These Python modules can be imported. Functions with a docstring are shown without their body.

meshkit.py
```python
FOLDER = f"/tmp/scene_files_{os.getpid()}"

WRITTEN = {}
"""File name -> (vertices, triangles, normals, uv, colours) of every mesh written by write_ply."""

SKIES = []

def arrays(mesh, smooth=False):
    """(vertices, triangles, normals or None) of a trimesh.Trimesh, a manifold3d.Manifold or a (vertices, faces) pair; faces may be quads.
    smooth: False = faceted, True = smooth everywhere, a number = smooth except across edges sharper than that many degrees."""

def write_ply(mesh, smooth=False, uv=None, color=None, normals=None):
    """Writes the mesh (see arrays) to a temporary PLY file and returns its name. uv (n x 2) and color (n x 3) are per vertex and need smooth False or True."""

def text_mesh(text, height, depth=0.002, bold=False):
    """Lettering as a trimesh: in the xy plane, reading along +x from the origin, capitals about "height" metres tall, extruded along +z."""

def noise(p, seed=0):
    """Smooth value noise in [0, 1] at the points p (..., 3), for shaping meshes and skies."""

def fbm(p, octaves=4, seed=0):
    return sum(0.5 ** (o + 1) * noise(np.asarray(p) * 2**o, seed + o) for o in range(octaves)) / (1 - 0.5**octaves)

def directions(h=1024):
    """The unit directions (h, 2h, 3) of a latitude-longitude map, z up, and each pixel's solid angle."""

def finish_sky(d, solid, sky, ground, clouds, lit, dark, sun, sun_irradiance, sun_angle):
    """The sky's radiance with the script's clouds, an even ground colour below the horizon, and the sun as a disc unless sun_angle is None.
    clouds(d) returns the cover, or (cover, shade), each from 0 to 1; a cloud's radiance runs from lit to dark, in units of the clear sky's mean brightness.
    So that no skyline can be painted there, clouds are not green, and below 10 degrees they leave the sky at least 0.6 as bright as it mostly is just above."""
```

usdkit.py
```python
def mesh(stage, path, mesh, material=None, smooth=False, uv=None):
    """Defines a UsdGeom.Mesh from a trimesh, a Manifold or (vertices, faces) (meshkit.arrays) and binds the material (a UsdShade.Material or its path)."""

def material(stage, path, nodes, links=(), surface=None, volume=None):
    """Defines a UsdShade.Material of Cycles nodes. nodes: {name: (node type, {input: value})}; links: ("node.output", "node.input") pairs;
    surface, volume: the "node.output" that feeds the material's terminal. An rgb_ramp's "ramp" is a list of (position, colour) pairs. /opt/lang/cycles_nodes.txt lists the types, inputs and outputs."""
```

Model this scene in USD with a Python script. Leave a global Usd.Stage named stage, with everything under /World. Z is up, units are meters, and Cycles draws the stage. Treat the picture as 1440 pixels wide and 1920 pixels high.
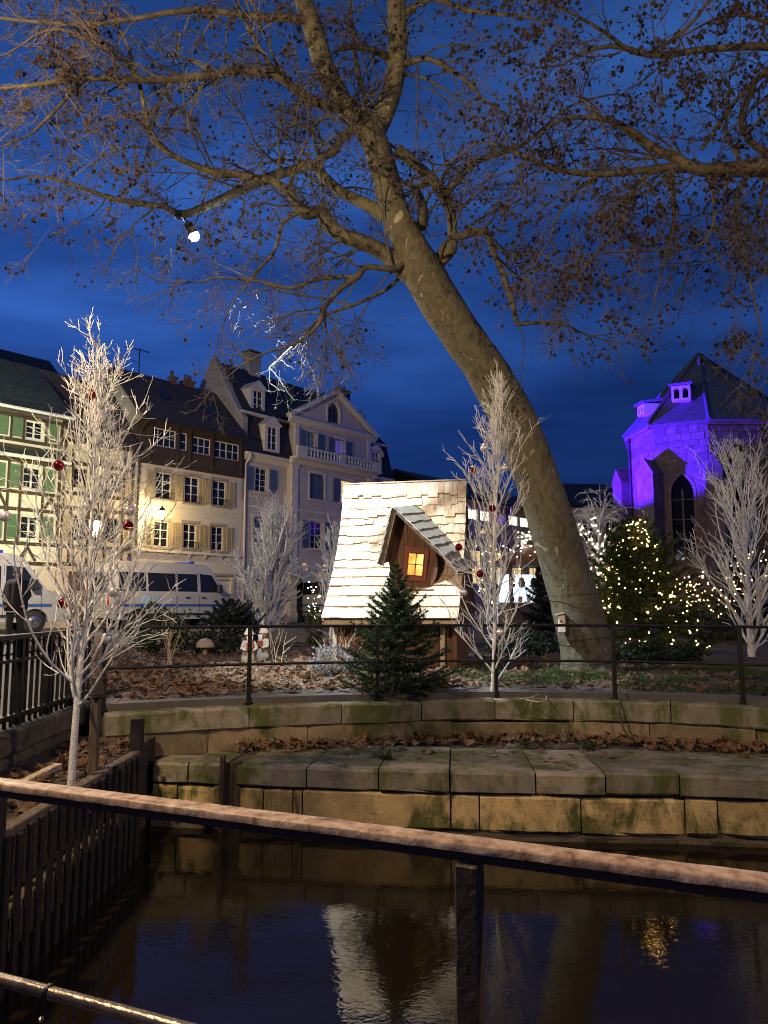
import math, random, numpy as np, trimesh, manifold3d as m3, usdkit, meshkit
from pxr import Usd, UsdGeom, UsdLux, UsdShade, Gf
stage = Usd.Stage.CreateInMemory()
UsdGeom.Xform.Define(stage, '/World')
UsdGeom.Scope.Define(stage, '/World/Looks')
PI = math.pi
# ------------------------------------------------------------------ camera, sky, dusk light, exposure
EYE, PITCH, F = .85, math.atan(175 / 1440.), 1440.
cam = UsdGeom.Camera.Define(stage, '/World/camera')
cam.CreateHorizontalApertureAttr(36.); cam.CreateFocalLengthAttr(36.)
cam.CreateExposureAttr(0.)
UsdGeom.Xformable(cam).AddTransformOp().Set(Gf.Matrix4d().SetRotate(Gf.Rotation(Gf.Vec3d(1, 0, 0), 90 + math.degrees(PITCH))) * Gf.Matrix4d().SetTranslate(Gf.Vec3d(0, 0, EYE)))
SUN_EL, SUN_ROT = math.radians(2.), math.atan2(-1., .55)
skym = usdkit.material(stage, '/World/Looks/dusk_sky', {
    's': ('sky_texture', {'sky_type': 'single_scattering', 'sun_disc': False, 'sun_elevation': SUN_EL, 'sun_rotation': SUN_ROT}),
    'bw': ('rgb_to_bw', {}),
    'tint': ('mix', {'mix_type': 'multiply', 'fac': 1., 'color2': (.14, .47, 2.15)}),
    'tc': ('texture_coordinate', {}), 'mp': ('mapping', {'scale': (1.5, 1.5, 6.5), 'location': (3.1, 1.2, .35)}),
    'n': ('noise_texture', {'scale': 1.15, 'detail': 5., 'roughness': .55}),
    'cr': ('rgb_ramp', {'ramp': [(0, (.34, .38, .44)), (.40, (.42, .46, .52)), (.54, (.95, .95, .95)), (.68, (1.5, 1.45, 1.35)), (1, (1.5, 1.45, 1.35))]}),
    'xyz': ('separate_xyz', {}),
    'er': ('map_range', {'from_min': 0., 'from_max': .55, 'to_min': 0., 'to_max': 1., 'clamp': True}),
    'eg': ('rgb_ramp', {'ramp': [(0, (.07, .085, .10)), (.2, (.12, .145, .16)), (.45, (.42, .50, .53)), (.8, (1.5, 1.6, 1.4)), (1, (2.0, 2.0, 1.6))]}),
    'm2': ('mix', {'mix_type': 'multiply', 'fac': 1.}),
    'm3': ('mix', {'mix_type': 'multiply', 'fac': .85}),
    'b': ('background_shader', {'strength': .15})},
    [('s.color', 'bw.color'), ('bw.val', 'tint.color1'), ('tc.generated', 'mp.vector'), ('mp.vector', 'n.vector'), ('n.fac', 'cr.fac'),
     ('tc.generated', 'xyz.vector'), ('xyz.z', 'er.value'), ('er.result', 'eg.fac'),
     ('tint.color', 'm2.color1'), ('eg.color', 'm2.color2'), ('m2.color', 'm3.color1'), ('cr.color', 'm3.color2'), ('m3.color', 'b.color')], surface='b.background')
dome = UsdLux.DomeLight.Define(stage, '/World/sky')
UsdShade.MaterialBindingAPI.Apply(dome.GetPrim()).Bind(skym)
dome.GetPrim().SetCustomDataByKey('kind', 'structure')
sun = UsdLux.DistantLight.Define(stage, '/World/dusk_glow')
sun.CreateNormalizeAttr(True); sun.CreateIntensityAttr(.012); sun.CreateAngleAttr(12.); sun.CreateColorAttr(Gf.Vec3f(.75, .82, 1.))
sun.AddRotateXYZOp().Set(Gf.Vec3f(88., 0., math.degrees(-SUN_ROT) + 180.))
# strengths of the lamps that stand in the scene (each lamp's own light is in its builder)
SPOT, LANT1, LANT2, LQ, LSQ, LR, LG, LP = 1500., 210., 420., 1250., 3000., 780., 850., 26000.
# ------------------------------------------------------------------ pixel <-> place (used to survey where things stand)
_c, _s = math.cos(PITCH), math.sin(PITCH)
def ray(px, py):
    u, v = px - 720., py - 960.
    return np.array([u, F * _c + v * _s, F * _s - v * _c])
def at(px, py, Y):
    r = ray(px, py); return r * (Y / r[1]) + np.array([0, 0, EYE])
def atz(px, py, z):
    r = ray(px, py); return r * ((z - EYE) / r[2]) + np.array([0, 0, EYE])
# ------------------------------------------------------------------ scene helpers
_used = {}
def path_for(name, parent=None):
    base = (str(parent.GetPath()) if parent is not None else '/World')
    k = (base, name); n = _used.get(k, 0); _used[k] = n + 1
    return base + '/' + (name if n == 0 else '%s_%03d' % (name, n))
def tag(p, label=None, cat=None, group=None, kind=None):
    for k, v in (('label', label), ('category', cat), ('group', group), ('kind', kind)):
        if v: p.SetCustomDataByKey(k, v)
    return p
def thing(name, label, cat, loc=(0, 0, 0), rz=0., group=None):
    x = UsdGeom.Xform.Define(stage, path_for(name))
    x.AddTranslateOp().Set(Gf.Vec3d(*map(float, loc)))
    if rz: x.AddRotateZOp().Set(float(rz))
    return tag(x.GetPrim(), label, cat, group)
def dup(root, loc, rz=0., label=None, group=None, scale=None):
    was = root.GetCustomData()
    base = root.GetName().rstrip('0123456789').rstrip('_')
    x = UsdGeom.Xform.Define(stage, path_for(base)); p = x.GetPrim()
    p.GetReferences().AddInternalReference(root.GetPath()); p.SetInstanceable(True)
    x.ClearXformOpOrder()
    x.AddTranslateOp().Set(Gf.Vec3d(*map(float, loc))); 
    x.AddRotateZOp().Set(float(rz))
    if scale is not None: x.AddScaleOp().Set(Gf.Vec3f(*map(float, scale)))
    return tag(p, label or was.get('label'), was.get('category'), group or was.get('group'))
def obj(name, mesh, mat, parent=None, smooth=False, label=None, kind=None):
    if isinstance(mesh, MB): mesh = mesh.get()
    p = usdkit.mesh(stage, path_for(name, parent), mesh, M[mat] if isinstance(mat, str) else mat, smooth).GetPrim()
    return tag(p, label, None, None, kind)
class MB:
    def __init__(s): s.v, s.f, s.n = [], [], 0
    def add(s, v, f):
        v = np.asarray(v, float); f = np.asarray(f, int)
        if f.shape[1] == 4: f = np.vstack([f[:, [0, 1, 2]], f[:, [0, 2, 3]]])
        s.v.append(v); s.f.append(f + s.n); s.n += len(v); return s
    def tm(s, t):
        if isinstance(t, m3.Manifold):
            m = t.to_mesh(); return s.add(m.vert_properties[:, :3], m.tri_verts)
        return s.add(t.vertices, t.faces)
    def box(s, x0, x1, y0, y1, z0, z1, ch=0., R=None, o=None):
        if ch:
            a = np.array([[x, y, z] for x in (x0, x1) for y in (y0, y1) for z in (z0, z1)], float)
            c = a.mean(0); sg = np.sign(a - c); pts = []
            for i in range(8):
                for k in range(3):
                    e = np.full(3, ch); e[k] = 0; pts.append(a[i] - sg[i] * e)
            t = m3.Manifold.hull_points(np.array(pts)); m = t.to_mesh(); v, f = np.array(m.vert_properties[:, :3], float), m.tri_verts
        else:
            v = np.array([[x, y, z] for x in (x0, x1) for y in (y0, y1) for z in (z0, z1)], float)
            f = np.array([[0, 1, 3, 2], [4, 6, 7, 5], [0, 4, 5, 1], [2, 3, 7, 6], [0, 2, 6, 4], [1, 5, 7, 3]])
        if R is not None: v = v @ np.asarray(R).T
        if o is not None: v = v + np.asarray(o)
        return s.add(v, f)
    def bar(s, a, b, w, h, up=(0, 0, 1)):
        a, b = np.array(a, float), np.array(b, float); t = b - a; L = np.linalg.norm(t); t /= L
        u = np.array(up, float)
        if abs(u @ t) > .98: u = np.array([0, 1., 0])
        x = np.cross(t, u); x /= np.linalg.norm(x); u = np.cross(x, t)
        return s.box(-w / 2, w / 2, 0, L, -h / 2, h / 2, 0, np.stack([x, t, u], 1), a)
    def tube(s, pts, r, sides=6, cap=True):
        v, f = tube(pts, r, sides, cap); return s.add(v, f)
    def lathe(s, prof, n=16, o=(0, 0, 0)):
        prof = np.array(prof, float); a = np.arange(n) * 2 * PI / n
        v = np.stack([prof[:, None, 0] * np.cos(a), prof[:, None, 0] * np.sin(a), np.repeat(prof[:, 1:2], n, 1)], -1).reshape(-1, 3)
        f = []
        for i in range(len(prof) - 1):
            for k in range(n):
                f.append([i * n + k, i * n + (k + 1) % n, (i + 1) * n + (k + 1) % n, (i + 1) * n + k])
        return s.add(v + np.array(o), f)
    def ext(s, poly, h0, h1, axes='xzy', holes=()):
        """polygon (a, b) pushed from h0 to h1; axes says which coordinate a, b and h are."""
        cs = m3.CrossSection([np.array(poly, float)] + [np.array(h, float) for h in holes], m3.FillRule.EvenOdd)
        m = m3.Manifold.extrude(cs, h1 - h0).to_mesh(); v = np.array(m.vert_properties[:, :3], float); v[:, 2] += h0
        w = np.zeros_like(v); idx = ['xyz'.index(c) for c in axes]
        for k in range(3): w[:, idx[k]] = v[:, k]
        f = np.array(m.tri_verts)
        if np.linalg.det(np.eye(3)[idx]) < 0: f = f[:, ::-1]
        return s.add(w, f)
    def get(s): return np.vstack(s.v), np.vstack(s.f)
def tube(pts, r, sides=6, cap=True):
    P = np.array(pts, float); n = len(P); r = np.broadcast_to(np.asarray(r, float), (n,))
    T = np.gradient(P, axis=0); T /= np.linalg.norm(T, axis=1)[:, None] + 1e-12
    u = np.array([0, 0, 1.]) if abs(T[0, 2]) < .9 else np.array([1., 0, 0]); U = np.zeros_like(P)
    for i in range(n):
        u = u - T[i] * (u @ T[i]); u /= np.linalg.norm(u) + 1e-12; U[i] = u
    W = np.cross(T, U); a = np.arange(sides) * 2 * PI / sides
    v = P[:, None] + r[:, None, None] * (U[:, None] * np.cos(a)[:, None] + W[:, None] * np.sin(a)[:, None]); v = v.reshape(-1, 3)
    i = np.arange(n - 1)[:, None] * sides; k = np.arange(sides)[None]; k2 = (k + 1) % sides
    q = np.stack([i + k, i + k2, i + sides + k2, i + sides + k], -1).reshape(-1, 4)
    f = np.vstack([q[:, [0, 1, 2]], q[:, [0, 2, 3]]])
    if cap:
        f = np.vstack([f, [[0, k + 1, k] for k in range(1, sides - 1)], [[(n - 1) * sides, (n - 1) * sides + k, (n - 1) * sides + k + 1] for k in range(1, sides - 1)]])
    return v, f
def tubes(P, R, sides=3):
    """many polylines at once: P (m, n, 3), R (m, n)"""
    m, n = R.shape
    T = np.gradient(P, axis=1); T /= np.linalg.norm(T, axis=2)[..., None] + 1e-12
    ref = np.where(np.abs(T.mean(1)[:, 2:3]) > .8, np.array([[1., 0, 0]]), np.array([[0, 0, 1.]]))[:, None]
    U = np.cross(T, ref); U /= np.linalg.norm(U, axis=2)[..., None] + 1e-12; W = np.cross(T, U)
    a = np.arange(sides) * 2 * PI / sides
    v = P[:, :, None] + R[:, :, None, None] * (U[:, :, None] * np.cos(a)[:, None] + W[:, :, None] * np.sin(a)[:, None])
    b = np.arange(m)[:, None, None] * n * sides; i = np.arange(n - 1)[None, :, None] * sides; k = np.arange(sides)[None, None]; k2 = (k + 1) % sides
    q = np.stack([b + i + k, b + i + k2, b + i + sides + k2, b + i + sides + k], -1).reshape(-1, 4)
    return v.reshape(-1, 3), q
def smoothline(pts, n):
    P = np.array(pts, float); t = np.r_[0, np.cumsum(np.linalg.norm(np.diff(P, axis=0), axis=1))]
    from scipy.interpolate import PchipInterpolator
    return PchipInterpolator(t, P)(np.linspace(0, t[-1], n))
def unit(a): return a / (np.linalg.norm(a, axis=-1, keepdims=True) + 1e-12)
def grow(rng, S, D, L, r0, n, wander, pull, taper=.35):
    """m wandering polylines from S along D"""
    m = len(S); P = np.zeros((m, n, 3)); P[:, 0] = S; d = unit(D); st = L / (n - 1)
    for i in range(1, n):
        d = unit(d + rng.normal(0, wander, (m, 3)) + np.array([0, 0, 1.]) * pull)
        P[:, i] = P[:, i - 1] + d * st[:, None]
    return P, r0[:, None] * np.linspace(1, taper, n)[None]
def kids(rng, P, R, per, ang, lmul, L, jit=.35, t0=.25, t1=1.):
    """start, direction, length, radius of children along polylines"""
    m, n = R.shape; idx = np.repeat(np.arange(m), per); t = rng.uniform(t0, t1, len(idx)) * (n - 1); i = np.minimum(t.astype(int), n - 2); f = t - i
    S = P[idx, i] * (1 - f)[:, None] + P[idx, i + 1] * f[:, None]; T = unit(P[idx, i + 1] - P[idx, i])
    q = rng.normal(0, 1, T.shape); q -= T * (q * T).sum(1)[:, None]; q = unit(q)
    a = ang * rng.uniform(.6, 1.35, len(idx)); D = T * np.cos(a)[:, None] + q * np.sin(a)[:, None]
    Lc = L[idx] * lmul * rng.uniform(1 - jit, 1 + jit, len(idx)) * (1.15 - .45 * t / (n - 1)); r = R[idx, i] * .62
    return S, D, Lc, r
_a = np.array([90, 112, 128, 146, 170, 195, 235, 270, 305, 345, 10, 34, 52, 68]) * PI / 180
_r = np.array([1., .62, .95, .55, .88, .5, .55, .75, .55, .5, .88, .55, .95, .62])
LEAF = np.vstack([[0, 0, 0], np.stack([np.cos(_a) * _r, np.sin(_a) * _r, np.zeros(14)], 1)])
LEAFF = np.array([[0, i, i % 14 + 1] for i in range(1, 15)])
def leaves(rng, pos, size, tilt=1.2, curl=.5, flat=False, simple=False):
    m = len(pos); T = LEAF if not simple else np.array([[0, -1., 0], [.75, -.1, 0], [0, 1.1, 0], [-.75, -.1, 0], [0, 0, 0]])
    fc = LEAFF if not simple else np.array([[4, 0, 1], [4, 1, 2], [4, 2, 3], [4, 3, 0]])
    V = np.repeat(T[None], m, 0) * size[:, None, None]
    cu = rng.uniform(-.2, 1., m) * curl
    V[..., 2] += (cu[:, None] * (T[None, :, 0] ** 2) * 1.1 + rng.uniform(-.5, .9, m)[:, None] * curl * T[None, :, 1] ** 2 * .8) * size[:, None]
    V[..., 2] += rng.normal(0, .10, V.shape[:2]) * size[:, None]
    az = rng.uniform(0, 2 * PI, m); ax = rng.normal(0, tilt, m); ay = rng.normal(0, tilt, m)
    def rot(V, a, i, j):
        c, s = np.cos(a)[:, None], np.sin(a)[:, None]; x = V[..., i].copy(); y = V[..., j].copy(); V[..., i] = c * x - s * y; V[..., j] = s * x + c * y
    rot(V, az, 0, 1); rot(V, ax, 1, 2); rot(V, ay, 0, 2)
    if flat: V[..., 2] -= V[..., 2].min(1)[:, None]
    V += pos[:, None]
    f = (np.arange(m)[:, None, None] * len(T) + fc[None]).reshape(-1, 3)
    return V.reshape(-1, 3), f
# ------------------------------------------------------------------ materials
M = {}
def mat(name, nodes, links, surface='p.BSDF'):
    M[name] = usdkit.material(stage, '/World/Looks/' + name, nodes, links, surface=surface)
def noisy(name, cols, scale=6., rough=.8, bump=.3, bscale=None, metal=0., spec=.5, stretch=(1, 1, 1), space='object', detail=6., island=0., dist=.02, coat=0.):
    """colour from a stretched noise, fine relief from a second one"""
    nd = {'tc': ('texture_coordinate', {}), 'g': ('geometry', {}), 'mp': ('mapping', {'scale': stretch}), 'n': ('noise_texture', {'scale': scale, 'detail': detail, 'roughness': .6}),
          'r': ('rgb_ramp', {'ramp': [(.3 + .4 * i / max(1, len(cols) - 1), c) for i, c in enumerate(cols)]}),
          'n2': ('noise_texture', {'scale': bscale or scale * 6, 'detail': 4.}), 'b': ('bump', {'strength': bump, 'distance': dist}),
          'p': ('principled_bsdf', {'roughness': rough, 'metallic': metal, 'specular_ior_level': spec, 'coat_weight': coat})}
    src = 'tc.object' if space == 'object' else 'g.position'
    ln = [(src, 'mp.vector'), ('mp.vector', 'n.vector'), ('mp.vector', 'n2.vector'), ('n.fac', 'r.fac'), ('n2.fac', 'b.height'), ('b.normal', 'p.normal')]
    if island:
        nd['oi'] = ('object_info', {}); nd['mr'] = ('map_range', {'from_min': 0., 'from_max': 1., 'to_min': 1 - island, 'to_max': 1 + island}); nd['hv'] = ('hsv', {})
        ln += [('g.random_per_island', 'mr.value'), ('mr.result', 'hv.value'), ('r.color', 'hv.color'), ('hv.color', 'p.base_color')]
    else: ln.append(('r.color', 'p.base_color'))
    mat(name, nd, ln)
def plain(name, col, rough=.5, metal=0., spec=.5, coat=0.):
    noisy(name, [tuple(.85 * c for c in col), col], 9., rough, .06, 60., metal, spec, coat=coat)
def glow(name, col, strength):
    mat(name, {'e': ('emission', {'color': col, 'strength': strength})}, [], 'e.emission')
def leafy(name, cols, trans=.3):
    mat(name, {'g': ('geometry', {}), 'r': ('rgb_ramp', {'ramp': [(i / max(1, len(cols) - 1), c) for i, c in enumerate(cols)]}),
               'd': ('principled_bsdf', {'roughness': .6, 'specular_ior_level': .3}), 't': ('translucent_bsdf', {}), 'x': ('mix_closure', {'fac': trans})},
        [('g.random_per_island', 'r.fac'), ('r.color', 'd.base_color'), ('r.color', 't.color'), ('d.BSDF', 'x.closure1'), ('t.BSDF', 'x.closure2')], 'x.closure')
noisy('asphalt', [(.035, .033, .032), (.07, .066, .06)], 3., .75, .3, 80.)
noisy('soil', [(.018, .013, .009), (.05, .034, .022), (.075, .05, .03)], 2.2, .95, .8, 22., dist=.05)
noisy('mulch', [(.05, .028, .014), (.10, .055, .026)], 5., .95, .8, 30., dist=.04)
leafy('grass', [(.03, .065, .015), (.065, .12, .03), (.11, .15, .04)], .35)
leafy('dry_leaf', [(.12, .07, .036), (.28, .185, .105), (.48, .38, .26), (.60, .52, .42), (.36, .25, .15), (.20, .105, .05)], .15)
leafy('tree_leaf', [(.04, .028, .02), (.08, .052, .034), (.14, .095, .06), (.06, .04, .028)], .35)
leafy('needle', [(.02, .045, .017), (.036, .08, .028), (.06, .115, .042)], .15)
leafy('needle_yellow', [(.03, .055, .012), (.05, .085, .02), (.075, .11, .025)], .15)
leafy('needle_dark', [(.010, .022, .012), (.018, .036, .018)], .1)
leafy('grey_leaf', [(.20, .22, .25), (.32, .34, .38), (.10, .11, .13)], .2)
leafy('bush_leaf', [(.03, .05, .012), (.07, .09, .025), (.10, .11, .03)], .3)
noisy('white_paint', [(.30, .31, .31), (.54, .57, .58), (.62, .66, .68), (.50, .52, .52)], 22., .6, .5, 70., space='world')
def stone(name, cols, moss, mossamt):
    mat(name, {'g': ('geometry', {}), 'n': ('noise_texture', {'scale': 3.5, 'detail': 7., 'roughness': .65}), 'r': ('rgb_ramp', {'ramp': [(.32 + .36 * i / (len(cols) - 1), c) for i, c in enumerate(cols)]}),
               'oi': ('object_info', {}), 'mr': ('map_range', {'from_min': 0., 'from_max': 1., 'to_min': .72, 'to_max': 1.25}), 'hv': ('hsv', {}),
               'mp': ('mapping', {'scale': (1.6, 1.6, .8)}), 'nm': ('noise_texture', {'scale': 1.7, 'detail': 6., 'roughness': .7, 'distortion': .4}),
               'rm': ('rgb_ramp', {'ramp': [(0, (0, 0, 0)), (.5 - mossamt, (0, 0, 0)), (.62 - mossamt, (1, 1, 1)), (1, (1, 1, 1))]}), 'bw': ('rgb_to_bw', {}), 'mx': ('mix', {'mix_type': 'mix', 'color2': moss}),
               'n2': ('noise_texture', {'scale': 30., 'detail': 8., 'roughness': .7}), 'b': ('bump', {'strength': .55, 'distance': .02}), 'p': ('principled_bsdf', {'roughness': .8, 'specular_ior_level': .35})},
        [('g.position', 'n.vector'), ('n.fac', 'r.fac'), ('oi.random', 'mr.value'), ('mr.result', 'hv.value'), ('r.color', 'hv.color'), ('g.position', 'mp.vector'), ('mp.vector', 'nm.vector'), ('nm.fac', 'rm.fac'), ('rm.color', 'bw.color'),
         ('bw.val', 'mx.fac'), ('hv.color', 'mx.color1'), ('mx.color', 'p.base_color'), ('g.position', 'n2.vector'), ('n2.fac', 'b.height'), ('b.normal', 'p.normal')])
stone('wall_stone', [(.11, .09, .05), (.18, .145, .085), (.24, .195, .115)], (.055, .062, .018), .03)
stone('block_stone', [(.24, .18, .085), (.37, .28, .13), (.46, .36, .18)], (.07, .075, .018), .035)
stone('cap_stone', [(.11, .10, .075), (.18, .165, .125), (.24, .22, .165)], (.06, .07, .018), .055)
stone('wet_stone', [(.05, .04, .022), (.09, .07, .04), (.12, .10, .06)], (.02, .026, .01), .08)
stone('dark_stone', [(.06, .05, .035), (.10, .085, .06), (.14, .12, .085)], (.04, .05, .02), .0)
stone('church_stone', [(.12, .08, .065), (.19, .13, .10), (.24, .175, .14)], (.12, .10, .08), -.2)
noisy('mortar', [(.06, .05, .035), (.10, .085, .06)], 8., .95, .5)
noisy('iron', [(.007, .007, .007), (.018, .017, .016)], 20., .45, .2, 80., .6)
noisy('rust_rail', [(.10, .055, .032), (.27, .18, .11), (.40, .30, .21), (.50, .40, .30)], 26., .5, .13, 110., .0, .4, (1, 1, 1))
noisy('rail_dark', [(.018, .012, .008), (.04, .026, .016)], 10., .6, .3)
noisy('steel_tube', [(.10, .08, .06), (.22, .18, .14)], 14., .28, .15, 90., .7)
noisy('wet_wood', [(.006, .005, .004), (.018, .014, .010)], 5., .6, .5, 30., stretch=(6, 6, .7))
noisy('old_wood', [(.06, .045, .03), (.13, .10, .07)], 5., .8, .5, 30., stretch=(6, 6, .7))
noisy('pale_wood', [(.32, .26, .18), (.5, .42, .32)], 5., .8, .4, 30., stretch=(6, 6, .7))
noisy('shingle_a', [(.28, .19, .11), (.42, .32, .21), (.50, .41, .29)], 7., .75, .5, 26., stretch=(7, 1, 1), dist=.008, space='object')
noisy('shingle_b', [(.24, .165, .095), (.37, .27, .165), (.47, .37, .25)], 6., .75, .5, 26., stretch=(7, 1, 1), dist=.008)
noisy('shingle_c', [(.33, .26, .175), (.45, .38, .28), (.52, .45, .35)], 8., .75, .5, 26., stretch=(7, 1, 1), dist=.008)
noisy('shingle_grey', [(.16, .15, .13), (.25, .24, .21), (.32, .30, .27)], 7., .75, .5, 26., stretch=(1, 7, 1), dist=.008)
noisy('hut_wood', [(.055, .024, .012), (.10, .048, .024), (.16, .08, .04)], 5., .7, .5, 30., stretch=(9, 9, .8), dist=.008)
noisy('red_wood', [(.12, .02, .012), (.20, .04, .022)], 6., .6, .4, 30., stretch=(8, 8, 1), dist=.006)
mat('bark', {'g': ('geometry', {}), 'mp': ('mapping', {'scale': (1, 1, .6)}), 'n': ('noise_texture', {'scale': 6., 'detail': 5., 'roughness': .55, 'distortion': .8}),
             'r': ('rgb_ramp', {'ramp': [(.28, (.05, .047, .03)), (.42, (.078, .073, .048)), (.43, (.10, .094, .064)), (.54, (.112, .105, .072)), (.55, (.08, .074, .05)), (.655, (.09, .084, .058)), (.665, (.20, .185, .14)), (.74, (.27, .255, .20))]}),
             'n2': ('noise_texture', {'scale': 18., 'detail': 9., 'roughness': .65}), 'b': ('bump', {'strength': .75, 'distance': .035}), 'p': ('principled_bsdf', {'roughness': .7, 'specular_ior_level': .3})},
    [('g.position', 'mp.vector'), ('mp.vector', 'n.vector'), ('n.fac', 'r.fac'), ('r.color', 'p.base_color'), ('mp.vector', 'n2.vector'), ('n2.fac', 'b.height'), ('b.normal', 'p.normal')])
noisy('limb_bark', [(.03, .026, .019), (.062, .053, .04), (.10, .088, .068)], 9., .8, .4, 30., space='world')
noisy('twig', [(.042, .038, .035), (.082, .074, .067)], 9., .8, .1)
mat('water', {'g': ('geometry', {}), 'n': ('noise_texture', {'scale': 15., 'detail': 2.5, 'roughness': .5, 'distortion': 1.2}), 'mp': ('mapping', {'scale': (1., 1.5, 1.)}), 'b': ('bump', {'strength': .021, 'distance': .035}),
              'p': ('principled_bsdf', {'base_color': (.009, .006, .0025), 'specular_ior_level': .36, 'roughness': .008, 'ior': 1.33})},
    [('g.position', 'mp.vector'), ('mp.vector', 'n.vector'), ('n.fac', 'b.height'), ('b.normal', 'p.normal')])
noisy('cream_wall', [(.50, .45, .36), (.58, .53, .44)], 1.5, .9, .15, 40.)
noisy('mauve_wall', [(.42, .36, .315), (.52, .45, .40)], 1.2, .9, .15, 40.)
noisy('plaster', [(.48, .46, .38), (.60, .58, .48)], 1.6, .9, .2, 30.)
noisy('warm_plaster', [(.44, .37, .26), (.56, .48, .36)], 1.6, .9, .2, 30.)
noisy('gable_wall', [(.27, .24, .21), (.36, .325, .29)], .8, .95, .2, 20.)
noisy('trim', [(.50, .46, .40), (.62, .58, .51)], 4., .8, .1)
noisy('sandstone_trim', [(.25, .20, .15), (.34, .28, .21)], 5., .85, .2)
noisy('timber', [(.025, .015, .010), (.06, .036, .022)], 5., .8, .3)
noisy('dark_boards', [(.030, .020, .014), (.055, .036, .026)], 6., .85, .3, stretch=(1, 1, 3))
def rooftile(name, c1, c2, rows=7.):
    mat(name, {'tc': ('texture_coordinate', {}), 'w': ('wave_texture', {'bands_direction': 'z', 'profile': 'saw', 'scale': rows / 3., 'distortion': .6, 'detail': 2.}), 'n': ('noise_texture', {'scale': 5., 'detail': 6.}),
               'r': ('rgb_ramp', {'ramp': [(.3, c1), (.7, c2)]}), 'b': ('bump', {'strength': .8, 'distance': .05}), 'p': ('principled_bsdf', {'roughness': .7})},
        [('tc.object', 'w.vector'), ('tc.object', 'n.vector'), ('n.fac', 'r.fac'), ('r.color', 'p.base_color'), ('w.fac', 'b.height'), ('b.normal', 'p.normal')])
rooftile('tile_brown', (.028, .02, .016), (.06, .045, .036)); rooftile('slate', (.014, .015, .018), (.03, .031, .035), 9.); rooftile('tile_green', (.018, .024, .02), (.045, .055, .046))
rooftile('church_tile', (.09, .085, .09), (.16, .15, .16), 9.)
noisy('brick_stack', [(.10, .055, .04), (.17, .10, .075)], 6., .9, .3)
plain('blue_shutter', (.085, .13, .24), .6); plain('cream_shutter', (.40, .33, .20), .65); plain('green_shutter', (.085, .15, .085), .6)
plain('window_white', (.66, .65, .60), .5); plain('brown_frame', (.12, .075, .05), .6)
mat('glass', {'n': ('noise_texture', {'scale': 1.2}), 'b': ('bump', {'strength': .03, 'distance': .1}), 'p': ('principled_bsdf', {'base_color': (.012, .013, .016), 'roughness': .06, 'specular_ior_level': .6})}, [('n.fac', 'b.height'), ('b.normal', 'p.normal')])
noisy('curtain', [(.16, .155, .14), (.26, .25, .22)], 3., .8, .2, stretch=(8, 8, .4))
plain('van_white', (.38, .38, .375), .3, 0., .5, .6); plain('van_blue', (.03, .10, .32), .4); plain('van_lightblue', (.25, .45, .65), .4); plain('rubber', (.015, .015, .015), .75); plain('black_plastic', (.02, .02, .022), .5)
plain('chrome', (.6, .6, .6), .2, 1.); plain('red_lens', (.35, .02, .015), .2); plain('blue_lens', (.02, .06, .4), .2); plain('head_lens', (.5, .5, .5), .1)
plain('red_bauble', (.35, .012, .015), .12, .9, .5, .5); plain('silver_bauble', (.72, .70, .66), .22, .55); plain('gold_cap', (.6, .45, .2), .3, 1.)
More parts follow.
